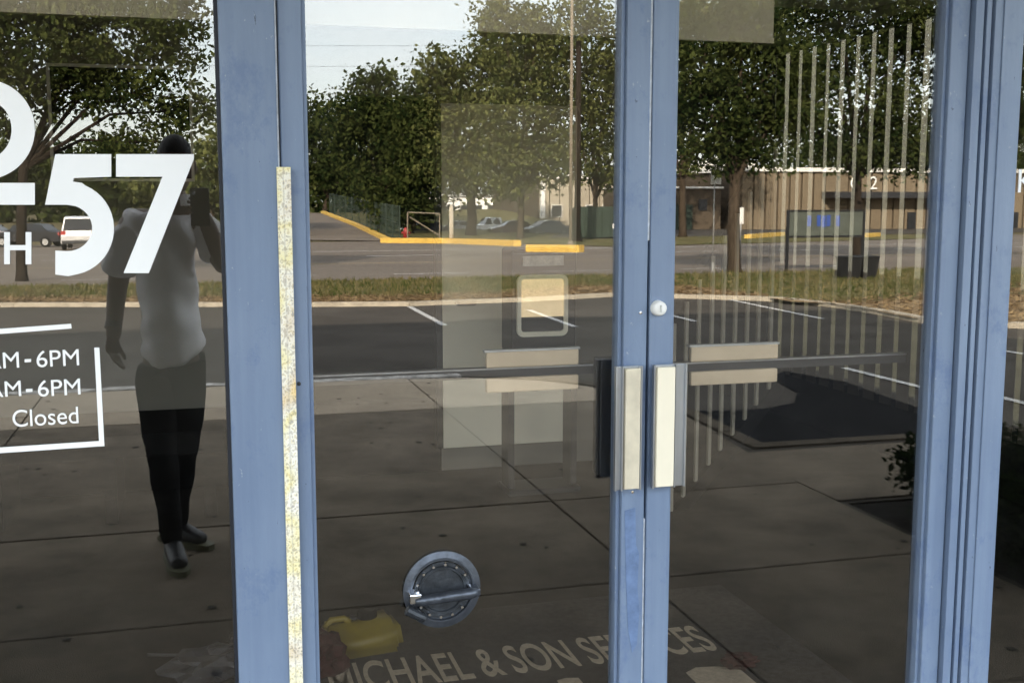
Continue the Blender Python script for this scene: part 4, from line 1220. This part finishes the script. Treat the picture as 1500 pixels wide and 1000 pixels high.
Y1 = 24
tree('leafy tree on the verge behind the big 57, tallest on the left', (32, 405), Yat(32, 412), [(30, 60, 110, 75), (160, 50, 110, 50), (235, 125, 75, 70), (130, 130, 80, 40), (10, 150, 60, 60), (260, 45, 50, 45), (205, 210, 80, 20), (285, 160, 30, 45), (-60, 60, 90, 90), (60, 10, 120, 40), (170, -10, 120, 40), (120, 100, 60, 40)], 18000, .115, 'leaf_a', .13, (34, 240), 'bark_dark')
tree('dark spreading tree on the verge just right of the middle of the doors', (1075, 398), Yat(1075, 402), [(1040, 165, 60, 70), (1100, 110, 80, 70), (1062, 225, 60, 26), (1125, 195, 55, 50), (1010, 120, 40, 55), (1020, 60, 40, 40), (1090, 40, 60, 50), (1150, 130, 60, 70)], 12000, .115, 'leaf_b', .17, (1077, 262))
tree('broad dark tree on the verge by the sign board', (1256, 372), Yat(1256, 382), [(1250, 150, 95, 90), (1330, 130, 55, 110), (1200, 70, 60, 60), (1290, 30, 90, 50), (1330, 225, 55, 40), (1185, 190, 45, 50), (1370, 200, 40, 60), (1250, 225, 60, 35), (1220, -20, 90, 50), (1340, 20, 70, 60)], 15000, .14, 'leaf_b', .18, (1256, 255), 'bark_dark')
tree('dark tree at the far right beyond the ribbed post', (1560, 372), 30, [(1520, 100, 70, 110), (1560, 180, 70, 60), (1500, 30, 60, 60), (1480, 190, 30, 50), (1450, 120, 50, 80), (1440, 30, 60, 60)], 8000, .14, 'leaf_b', .18, (1550, 250))
# the dense group left of the light pole, across the road
tree('low dense tree standing over the driveway fence', (470, 325), 165, [(475, 205, 45, 60), (520, 225, 55, 60), (455, 235, 40, 55), (500, 265, 55, 35), (450, 175, 30, 40)], 6500, .50, 'leaf_b', .35, (480, 290))
tree('dark tree with a pointed top, left of the crowd of street trees', (556, 345), 104, [(552, 140, 40, 38), (545, 200, 60, 60), (600, 220, 50, 60), (572, 268, 50, 46), (520, 170, 40, 40)], 8500, .36, 'leaf_b', .32, (560, 290), 'bark_dark')
tree('very dark low branched tree beside the white gate', (600, 348), 96, [(605, 190, 45, 50), (620, 250, 45, 50), (590, 300, 40, 34), (640, 150, 45, 40), (640, 300, 25, 25)], 7000, .34, 'leaf_b', .36, (605, 310), 'bark_dark')
tree('tall tree with a thin pale top behind the white gate', (690, 346), 92, [(640, 105, 32, 28), (700, 120, 55, 45), (735, 70, 40, 60), (690, 190, 50, 55), (715, 250, 60, 38), (660, 240, 40, 45), (715, 25, 18, 22), (660, 160, 40, 40)], 8500, .33, 'leaf_c', .42, (690, 290), 'bark_dark')
tree('tall loose tree to the left of the light pole', (762, 350), 84, [(770, 80, 50, 60), (810, 100, 50, 60), (760, 180, 65, 60), (800, 240, 55, 32), (745, 250, 45, 35), (735, 15, 22, 25), (790, 25, 30, 20)], 9000, .30, 'leaf_c', .26, (764, 280))
tree('airy tree to the right of the light pole', (872, 350), 88, [(865, 60, 45, 70), (885, 150, 40, 60), (870, 230, 40, 40), (835, 180, 45, 60), (905, 250, 40, 30), (850, 20, 40, 20), (900, 100, 40, 60), (930, 180, 40, 70)], 8500, .30, 'leaf_c', .22, (872, 290))
tree('pale thin topped tree seen over the dark verge tree', (1000, 345), 84, [(1000, 40, 45, 40), (1050, 10, 55, 40), (990, 110, 40, 50), (1110, 30, 60, 40), (965, 180, 40, 50), (990, 235, 30, 25)], 7000, .30, 'leaf_c', .3, (1000, 260))
tree('tree behind the man, over the parked vans', (310, 335), 100, [(310, 250, 45, 50), (270, 280, 50, 35), (340, 220, 50, 50), (380, 260, 60, 60), (230, 270, 45, 35)], 6000, .36, 'leaf_c', .3, (310, 300))
tree('round dark tree above the parked vans', (150, 335), 104, [(150, 250, 70, 50), (90, 270, 60, 40), (40, 260, 50, 50), (190, 280, 50, 30), (-20, 250, 60, 60)], 7000, .38, 'leaf_b', .3, (150, 300), 'bark_dark')
tree('dark tree at the corner of the tan building', (1220, 335), 118, [(1230, 250, 70, 40), (1300, 240, 60, 40), (1180, 245, 40, 30), (1380, 240, 60, 50), (1450, 220, 60, 60), (1530, 230, 60, 60)], 7000, .38, 'leaf_b', .3, (1225, 290), 'bark_dark')
# far wood line
wl = []
for px in range(-80, 1600, 48):
    if 640 < px < 1000: continue
    wl.append((street(px, 292 + random.uniform(-8, 8), 190)[:], (9, 6, random.uniform(4.5, 7.5))))
wt = empty('far_wood', (40, -190, -2), 'far line of woodland behind the buildings', 'woodland'); wt['kind'] = 'stuff'
crown_mesh('wood_foliage', wl, 15000, .75, 'leaf_b', wt, 20)['kind'] = 'stuff'
# shrubs in the bed by the door
for i, (x, Y, r, h) in enumerate(((3.78, 2.22, .46, .44), (4.35, 1.8, .46, .46), (4.9, 2.3, .42, .40), (4.05, 1.15, .44, .40), (5.4, 1.5, .46, .45), (6.0, 2.1, .42, .42), (6.8, 1.8, .46, .45), (3.75, 0.66, .30, .32), (3.58, 1.55, .34, .36))):
    lab = ['low dark shrub at the inner corner of the bed', 'tallest dark shrub in the bed by the right post', 'shrub by the walk side of the bed', 'shrub near the glass in the bed', 'shrub in the middle of the bed', 'shrub towards the far end of the bed by the walk', 'last shrub at the far end of the bed', 'smallest shrub against the shop front', 'shrub halfway along the walk edge of the bed'][i]
    s = empty('shrub', (x, -Y, -.02), lab, 'shrub', 'shrubs in the bed beside the doors')
    crown_mesh('crown', [((x, -Y, h * .55), (r, r, h * .5)), ((x + r * .4, -Y + .1, h * .4), (r * .6, r * .6, h * .4))], 9000, .022, 'leaf_d', s, 10)
    mb = MB()
    for k in range(5):
        mb.tube([(x, -Y, -.03), (x + random.uniform(-.7, .7) * r, -Y + random.uniform(-.7, .7) * r, h * .7)], [.010, .004], 5)
    mb.build('stem', 'bark_dark', s)

# the neighbour's wall across the side yard, seen through the gaps of the blind
nb = empty('neighbour_building', (10, 20, -.14), 'tan block wall across the side yard seen through the blind gaps', 'building')
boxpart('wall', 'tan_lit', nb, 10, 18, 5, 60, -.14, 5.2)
boxpart('coping', 'kerb', nb, 9.9, 18.1, 4.9, 60.1, 5.2, 5.4)
boxpart('plinth', 'brown_wall', nb, 9.94, 10, 5, 60, -.14, .45)

# =================================================================== FAR BUILDINGS
YF = 110
def fx(px, Y=YF): return on_plane(px, 300, Y)[0]
def fz(py, px=1200, Y=YF): return on_plane(px, py, Y)[1]
tb = empty('warehouse', (fx(1250), -YF, zg(YF)), 'long tan warehouse with ribbed walls across the road', 'building')
x0, x1 = fx(1086), fx(1720); zt = fz(248, 1230)
boxpart('wall', 'brown_wall', tb, x0, x1, -YF - 22, -YF - .35, zg(YF) - .1, zt - .3)
boxpart('roof', 'white_roof', tb, x0 - .4, x1 + .4, -YF - 22.4, -YF + .3, zt - .3, zt + .15)
n = 40
wdt = (x1 - x0) / n
for i in range(n):
    dd = random.uniform(0, .05)
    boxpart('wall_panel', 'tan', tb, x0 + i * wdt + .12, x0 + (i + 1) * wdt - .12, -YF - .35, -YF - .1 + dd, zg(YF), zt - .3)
cx0, cx1 = fx(1203), fx(1385)
boxpart('awning', 'dark', tb, cx0, cx1, -YF, -YF + 2.6, fz(290), fz(281))
for px in (1330, 1362, 1480):
    dd = boxpart('door', 'win', tb, fx(px), fx(px + 12), -YF - .05, -YF + .06, zg(YF), fz(311, px))
for px in (1244, 1278):
    # pale sign letters on the fascia above the awning
    pass
text_mesh('C  2', 'sign_letters', 'white', tb, fx(1243), fx(1282), fz(277), fz(258) - fz(277), lambda u, v, d: (u, -YF + .2 + d, v), .05)
lb = empty('storage_building', (fx(1000), -YF - 2, zg(YF)), 'low brown building left of the tan warehouse', 'building')
boxpart('wall', 'brown_wall', lb, fx(960), fx(1062), -YF - 16, -YF - 1, zg(YF) - .1, fz(276, 1000))
boxpart('roof', 'white_roof', lb, fx(958), fx(1064), -YF - 16.3, -YF - .7, fz(276, 1000), fz(273, 1000))
boxpart('door', 'dark_green', lb, fx(985), fx(1020), -YF - 1, -YF - .9, zg(YF), fz(300, 1000))
for px, py in ((975, 300), (1035, 300)):
    boxpart('window', 'win', lb, fx(px - 6), fx(px + 6), -YF - 1, -YF - .88, fz(py + 8), fz(py - 8))
wb = empty('white_shed', (fx(1000, 150), -150, zg(150)), 'large white roofed shed rising behind the brown building', 'building')
boxpart('wall', 'white', wb, fx(985, 150), fx(1130, 150), -170, -150, zg(150), fz(250, 1050, 150))
MB().prism([(fx(980, 150), fz(250, 1050, 150)), (fx(1135, 150), fz(250, 1050, 150)), (fx(1060, 150), fz(228, 1050, 150))], 'y', -170.5, -149.5).build('roof', 'white_roof', wb)
for px in (1000, 1040, 1080, 1115):
    boxpart('window', 'win', wb, fx(px - 5, 150), fx(px + 5, 150), -150, -149.9, fz(275, px, 150), fz(262, px, 150))
rb = empty('office_building', (fx(850, 128), -128, zg(128)), 'light tan office building behind the light pole', 'building')
x0, x1 = fx(790, 128), fx(935, 128); zt = fz(262, 850, 128)
boxpart('wall', 'brown_wall', rb, x0, x1, -150, -128.3, zg(128), zt)
boxpart('roof', 'white_roof', rb, x0 - .3, x1 + .3, -150.3, -127.7, zt, zt + .5)
for i in range(10):
    w_ = (x1 - x0) / 10
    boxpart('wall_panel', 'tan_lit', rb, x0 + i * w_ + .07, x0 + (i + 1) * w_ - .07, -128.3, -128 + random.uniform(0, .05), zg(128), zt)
boxpart('pilaster', 'white', rb, fx(791, 128), fx(797, 128), -128, -127.6, zg(128), zt - .1)
for px in (815, 865, 890):
    f = boxpart('window', 'white', rb, fx(px - 8, 128), fx(px + 8, 128), -127.95, -127.8, fz(318, 850, 128), fz(300, 850, 128))
    boxpart('window_glass', 'win', f, fx(px - 7, 128), fx(px + 7, 128), -127.8, -127.75, fz(317, 850, 128), fz(301, 850, 128))
hb = empty('white_hall', (fx(720, 170), -170, zg(170)), 'white hall glimpsed between the trunks behind the parked cars', 'building')
boxpart('wall', 'white', hb, fx(605, 170), fx(785, 170), -190, -170, zg(170), fz(288, 700, 170))
boxpart('roof', 'steel', hb, fx(603, 170), fx(787, 170), -190.5, -169.6, fz(288, 700, 170), fz(283, 700, 170))
for px in range(620, 780, 20):
    f = boxpart('window', 'steel', hb, fx(px - 6, 170), fx(px + 6, 170), -170, -169.9, fz(316, 700, 170), fz(300, 700, 170))
    boxpart('window_glass', 'win', f, fx(px - 5, 170), fx(px + 5, 170), -169.9, -169.85, fz(315, 700, 170), fz(301, 700, 170))
# dark green container beside the office
YC = 80
cx0, cx1 = fx(848, YC), fx(912, YC)
ct = empty('container', (cx0, -YC, zg(YC)), 'dark green waste container under the airy tree', 'container')
MB().prism([(cx0, fz(308, 880, YC)), (cx0 + .4, fz(303, 880, YC)), (cx1, fz(303, 880, YC)), (cx1, zg(YC) + .15), (cx0 + .3, zg(YC) + .15)], 'y', -YC - 2.2, -YC).build('box', 'dark_green', ct)
for i in range(5):
    xx = cx0 + .5 + (cx1 - cx0 - .8) * i / 4
    boxpart('rib', 'dark_green', ct, xx, xx + .1, -YC, -YC + .08, zg(YC) + .2, fz(306, 880, YC))
boxpart('skid', 'dark', ct, cx0 + .3, cx1 - .1, -YC - 2, -YC - .2, zg(YC), zg(YC) + .15)
boxpart('notice', 'white', ct, fx(897, YC), fx(903, YC), -YC, -YC + .03, fz(335, 880, YC), fz(328, 880, YC))

# =================================================================== POLES, SIGNS, BINS, WIRES
def pole(name, label, cat, px, Y, py_top, r, m, arm=None, r2=None):
    x = fx(px, Y); zt_ = fz(py_top, px, Y)
    e = empty(name, (x, -Y, zg(Y)), label, cat)
    MB().tube([(x, -Y, zg(Y)), (x, -Y, zt_)], [r, r2 or r * .8], 12).build('shaft', m, e, smooth=True)
    MB().tube([(x, -Y, zg(Y)), (x, -Y, zg(Y) + .25)], r * 1.7, 12).build('base', m, e)
    return e, x, zt_
e, x, z = pole('light_pole', 'tall tan lamp post left of the meeting stiles', 'lamp post', 836, 62, -60, .11, 'pole_tan')
MB().box(x - 1.0, x + 1.0, -62.2, -61.8, z, z + .2, bev=.05).build('lamp_head', 'steel', e)
pole('utility_pole', 'dark wooden utility pole beside the tan lamp post', 'pole', 846, 70, 60, .22, 'bark_dark')
e, x, z = pole('sign_post', 'thin post with a small white sign left of the verge tree', 'sign', 1046, Yat(1045, 397), 243, .022, 'steel')
Ys_ = Yat(1045, 397)
boxpart('sign_plate', 'white', e, fx(1040, Ys_), fx(1055, Ys_), -Ys_ + .025, -Ys_ + .035, fz(270, 1046, Ys_), fz(243, 1046, Ys_))
e, x, z = pole('sign_post', 'short post with a white notice right of the verge tree', 'sign', 1086, 40, 303, .03, 'steel')
boxpart('sign_plate', 'white', e, fx(1083, 40), fx(1089, 40), -39.96, -39.94, fz(328, 1086, 40), fz(304, 1086, 40))
e, x, z = pole('bollard', 'cream marker post behind the yellow kerb', 'post', 661, 70, 303, .17, 'kerb')
MB().tube([(x, -70, z), (x, -70, z + .1)], [.14, .04], 12).build('cap', 'kerb', e)
# sign board on two posts
Yb = Yat(1157, 398)
sb_ = empty('sign_board', (fx(1205, Yb), -Yb, zg(Yb)), 'black framed sign board with a blue logo on two posts', 'sign')
xa, xb = fx(1155, Yb), fx(1266, Yb)
za, zb_ = fz(345, 1200, Yb), fz(310, 1200, Yb)
pw = .035
for xx in (xa, xb):
    boxpart('post', 'black', sb_, xx - pw, xx + pw, -Yb - pw, -Yb + pw, zg(Yb), zb_ + .05)
boxpart('frame_bar', 'black', sb_, xa + pw, xb - pw, -Yb - .03, -Yb + .03, za - .06, za)
boxpart('frame_bar', 'black', sb_, xa + pw, xb - pw, -Yb - .03, -Yb + .03, zb_, zb_ + .05)
boxpart('face', 'sign_face', sb_, xa + pw, xb - pw, -Yb - .012, -Yb + .012, za, zb_)
lx0, lx1 = fx(1183, Yb), fx(1232, Yb)
lz0, lz1 = fz(333, 1200, Yb), fz(315, 1200, Yb)
seg = (lx1 - lx0) / 7
mb = MB()
for i in range(7):
    if i in (1, 5): continue
    mb.box(lx0 + i * seg, lx0 + (i + .8) * seg, -Yb + .012, -Yb + .018, lz0 + (0 if i % 2 else .03), lz1 - (0.02 if i % 3 == 0 else 0))
mb.build('logo', 'sign_blue', sb_)
# bins
Yn = Yat(1262, 412)
for i, (px, lab) in enumerate(((1247, 'black wheeled bin under the broad tree, nearer the sign board'), (1275, 'black wheeled bin under the broad tree, farther from the sign board'))):
    x = fx(px, Yn); wv = .20
    tbn = empty('wheelie_bin', (x, -Yn - i * .1, zg(Yn)), lab, 'bin', 'bins under the broad tree')
    zt = fz(377, 1262, Yn)
    yb = -Yn - i * .1
    z0_ = zg(Yn) + .1
    mb = MB().add([(x - wv * .8, yb - .22, z0_), (x + wv * .8, yb - .22, z0_), (x + wv * .8, yb + .22, z0_), (x - wv * .8, yb + .22, z0_),
                   (x - wv, yb - .27, zt), (x + wv, yb - .27, zt), (x + wv, yb + .27, zt), (x - wv, yb + .27, zt)], [(0, 1, 2, 3), (4, 5, 6, 7), (0, 1, 5, 4), (1, 2, 6, 5), (2, 3, 7, 6), (3, 0, 4, 7)])
    mb.build('bin_body', 'black', tbn)
    boxpart('lid', 'black', tbn, x - wv * 1.06, x + wv * 1.06, yb - .29, yb + .29, zt, zt + .035, bev=.01)
    for s in (-1, 1):
        MB().tube([(x + s * wv * .8, yb - .2, zg(Yn) + .19), (x + s * (wv * .8 + .05), yb - .2, zg(Yn) + .19)], .09, 12).build('wheel', 'tyre', tbn)
# hydrant by the gate
Yh = 82
x = fx(594, Yh); hy_ = empty('fire_hydrant', (x, -Yh, zg(Yh)), 'red hydrant at the foot of the very dark tree', 'hydrant')
MB().tube([(x, -Yh, zg(Yh)), (x, -Yh, zg(Yh) + .7), (x, -Yh, zg(Yh) + .9), (x, -Yh, zg(Yh) + 1.0)], [.2, .2, .17, .06], 12).build('barrel', 'red', hy_, smooth=True)
MB().tube([(x - .32, -Yh, zg(Yh) + .6), (x + .32, -Yh, zg(Yh) + .6)], .09, 10).build('outlet', 'red', hy_)
# white gate with a diagonal brace
Yg = 80
gt = empty('gate', (fx(620, Yg), -Yg, zg(Yg)), 'white tubular gate with a diagonal brace under the dark trees', 'gate')
pa, pb, pc, pd = street(597, 352, Yg), street(597, 311, Yg), street(644, 313, Yg), street(644, 352, Yg)
for seg_ in ((pa, pb), (pc, pd)): MB().tube(list(seg_), .05, 8).build('post', 'pole_tan', gt)
MB().tube([pb, pc], .05, 8).build('rail', 'pole_tan', gt)
MB().tube([street(600, 318, Yg), street(642, 344, Yg)], .05, 8).build('brace', 'pole_tan', gt)
# driveway fence: posts, rails and a wire web
fe = empty('chain_link_fence', tuple(FENCE[1]), 'tall wire fence rising beside the driveway', 'fence')
line = FENCE
mbw = MB(); H = 2.6
for p, q in zip(line, line[1:]):
    for i in range(7):
        s = p.lerp(q, i / 6)
        MB().tube([s, s + Vector((0, 0, H))], .05, 6).build('fence_post', 'dark_green', fe)
    for hz_ in (.1, H / 2, H - .05):
        mbw.tube([p + Vector((0, 0, hz_)), q + Vector((0, 0, hz_))], .03, 5)
    for i in range(60):
        s = p.lerp(q, i / 60); t = p.lerp(q, min(1, (i + 2.5) / 60))
        mbw.tube([s + Vector((0, 0, .1)), t + Vector((0, 0, H - .05))], .012, 3)
        mbw.tube([t + Vector((0, 0, .1)), s + Vector((0, 0, H - .05))], .012, 3)
mbw.build('wire_web', 'dark_green', fe)['kind'] = 'stuff'
# overhead wires
for i, (pya, pyb) in enumerate(((58, 66), (88, 96))):
    pts = [street(-400 + k * 290, pya + (pyb - pya) * k / 5 + 5 * math.sin(k / 5 * math.pi), 75) for k in range(0, 8)]
    o = MB().tube(pts, .010, 5).build('power_line', 'dark', origin=pts[0][:])
    tag(o, ['upper overhead wire crossing the sky', 'lower overhead wire crossing the sky'][i], 'wire')

# =================================================================== VEHICLES
def car(label, px, Y, heading, color, kind='sedan', cat='car'):
    """profile along local x, nose at +x"""
    x0 = fx(px, Y); root = empty('parked_car' if kind != 'van' else 'parked_van', (0, 0, 0), label, cat, 'vehicles parked across the road')
    mt_ = mat(label[:30], color, .25, .3)
    if kind == 'sedan':
        low = [(-2.25, .35), (-2.28, .72), (-2.1, .93), (-1.35, .98), (1.0, .95), (1.9, .84), (2.25, .68), (2.25, .35)]
        cab = [(-1.55, .96), (-.95, 1.40), (-.2, 1.46), (.45, 1.40), (1.15, .95)]; wd = .88
    elif kind == 'van':
        low = [(-2.4, .38), (-2.45, .8), (-2.42, 1.0), (1.3, 1.0), (2.1, .92), (2.35, .7), (2.35, .38)]
        cab = [(-2.42, 1.0), (-2.3, 1.80), (-1.9, 1.86), (.4, 1.84), (1.3, 1.0)]; wd = .96
    else:
        low = [(-2.7, .48), (-2.7, 1.05), (-.5, 1.05), (1.5, 1.05), (2.5, .98), (2.65, .75), (2.65, .48)]
        cab = [(-.75, 1.05), (-.6, 1.75), (.5, 1.78), (1.3, 1.05)]; wd = .96
    def prof(poly, w0, w1):
        n = len(poly); zs_ = [p[1] for p in poly]; lo, hi = min(zs_), max(zs_)
        f = [(w0 + (w1 - w0) * (p[1] - lo) / (hi - lo)) for p in poly]
        vs = [(p[0], -f[i], p[1]) for i, p in enumerate(poly)] + [(p[0], f[i], p[1]) for i, p in enumerate(poly)]
        return MB().add(vs, [tuple(range(n)), tuple(range(n, 2 * n))[::-1]] + [(i, (i + 1) % n, n + (i + 1) % n, n + i) for i in range(n)])
    mb = prof(low, wd, wd * .97); c_ = prof(cab, wd * .95, wd * .76); mb.add(c_.v, c_.f)
    mb.build('body', mt_, root)
    lo, hi = cab[0][1], max(p[1] for p in cab)
    def side_win(xa, xb, s):
        za_, zb2 = lo + .06, hi - .10
        wa = wd * .95 + (wd * .76 - wd * .95) * .06 / (hi - lo) + .012; wb_ = wd * .95 + (wd * .76 - wd * .95) * (hi - .1 - lo) / (hi - lo) + .012
        ins = .25 if kind != 'van' else .1
        MB().add([(xa, s * wa, za_), (xb, s * wa, za_), (xb - ins, s * wb_, zb2), (xa + ins * .7, s * wb_, zb2)], [(0, 1, 2, 3)]).build('side_window', 'win', root)
    for s in (-1, 1):
        a_, b_ = cab[0][0] + .22, cab[-1][0] - .18
        m_ = (a_ + b_) / 2
        side_win(a_, m_ - .05, s); side_win(m_ + .05, b_, s)
    for (pA, pB, nm) in ((cab[0], cab[1], 'rear_window'), (cab[-1], cab[-2], 'windscreen')):
        A = Vector((pA[0], 0, pA[1])).lerp(Vector((pB[0], 0, pB[1])), .12); B = Vector((pA[0], 0, pA[1])).lerp(Vector((pB[0], 0, pB[1])), .9)
        off = Vector((-.015 if nm == 'rear_window' else .015, 0, .015))
        A += off; B += off
        MB().add([(A.x, -wd * .85, A.z), (A.x, wd * .85, A.z), (B.x, wd * .70, B.z), (B.x, -wd * .70, B.z)], [(0, 1, 2, 3)]).build(nm, 'win', root)
    for xw_ in (low[0][0] + .85, low[-1][0] - .85):
        for s in (-1, 1):
            t = MB().tube([(xw_, s * (wd - .18), .33), (xw_, s * (wd + .02), .33)], .33, 16).build('wheel', 'tyre', root)
            MB().tube([(xw_, s * (wd + .02), .33), (xw_, s * (wd + .035), .33)], .2, 12).build('rim', 'steel', t)
    for s in (-1, 1):
        xe = low[-1][0]; MB().box(xe - .06, xe + .02, s * wd * .55, s * wd * .92, .60, .74).build('headlight', 'white', root)
        xe = low[0][0]; zz = .78 if kind != 'van' else .95
        MB().box(xe - .05, xe + .06, s * wd * .72, s * wd * .98, zz - .08, zz + .14).build('tail_light', 'red', root)
    MB().box(low[0][0] - .06, low[0][0] + .05, -wd * .95, wd * .95, .38, .56).build('bumper', 'dark', root)
    MB().box(low[0][0] - .07, low[0][0] - .03, -.26, .26, .60, .72).build('number_plate', 'lab', root)
    root.location = (x0, -Y, zg(Y) + .02)
    root.rotation_euler = (0, 0, heading)
    return root
R = math.radians
car('dark blue grey saloon parked in front of the tan office', 800, 98, R(168), (.035, .05, .07))
car('white pickup glimpsed left of the saloon', 722, 108, R(175), (.72, .72, .72), 'pickup', 'pickup')
car('dark maroon car low behind the pale tree trunk', 752, 100, R(180), (.07, .03, .035))
car('pale silver car beside the cream marker post', 668, 110, R(190), (.5, .52, .55))
car('dark car in the shade behind the gate', 622, 104, R(175), (.03, .03, .035))
car('white van seen from behind between the 5 and the man', 120, 66, R(90 + 180), (.74, .73, .72), 'van', 'van')
car('black car in the shade under the raised ring', 42, 74, R(200), (.02, .02, .024))
car('grey car half hidden beside the black car', -30, 78, R(190), (.2, .2, .22))
car('pale grey car seen past the man shoulder', 322, 90, R(185), (.5, .5, .5))
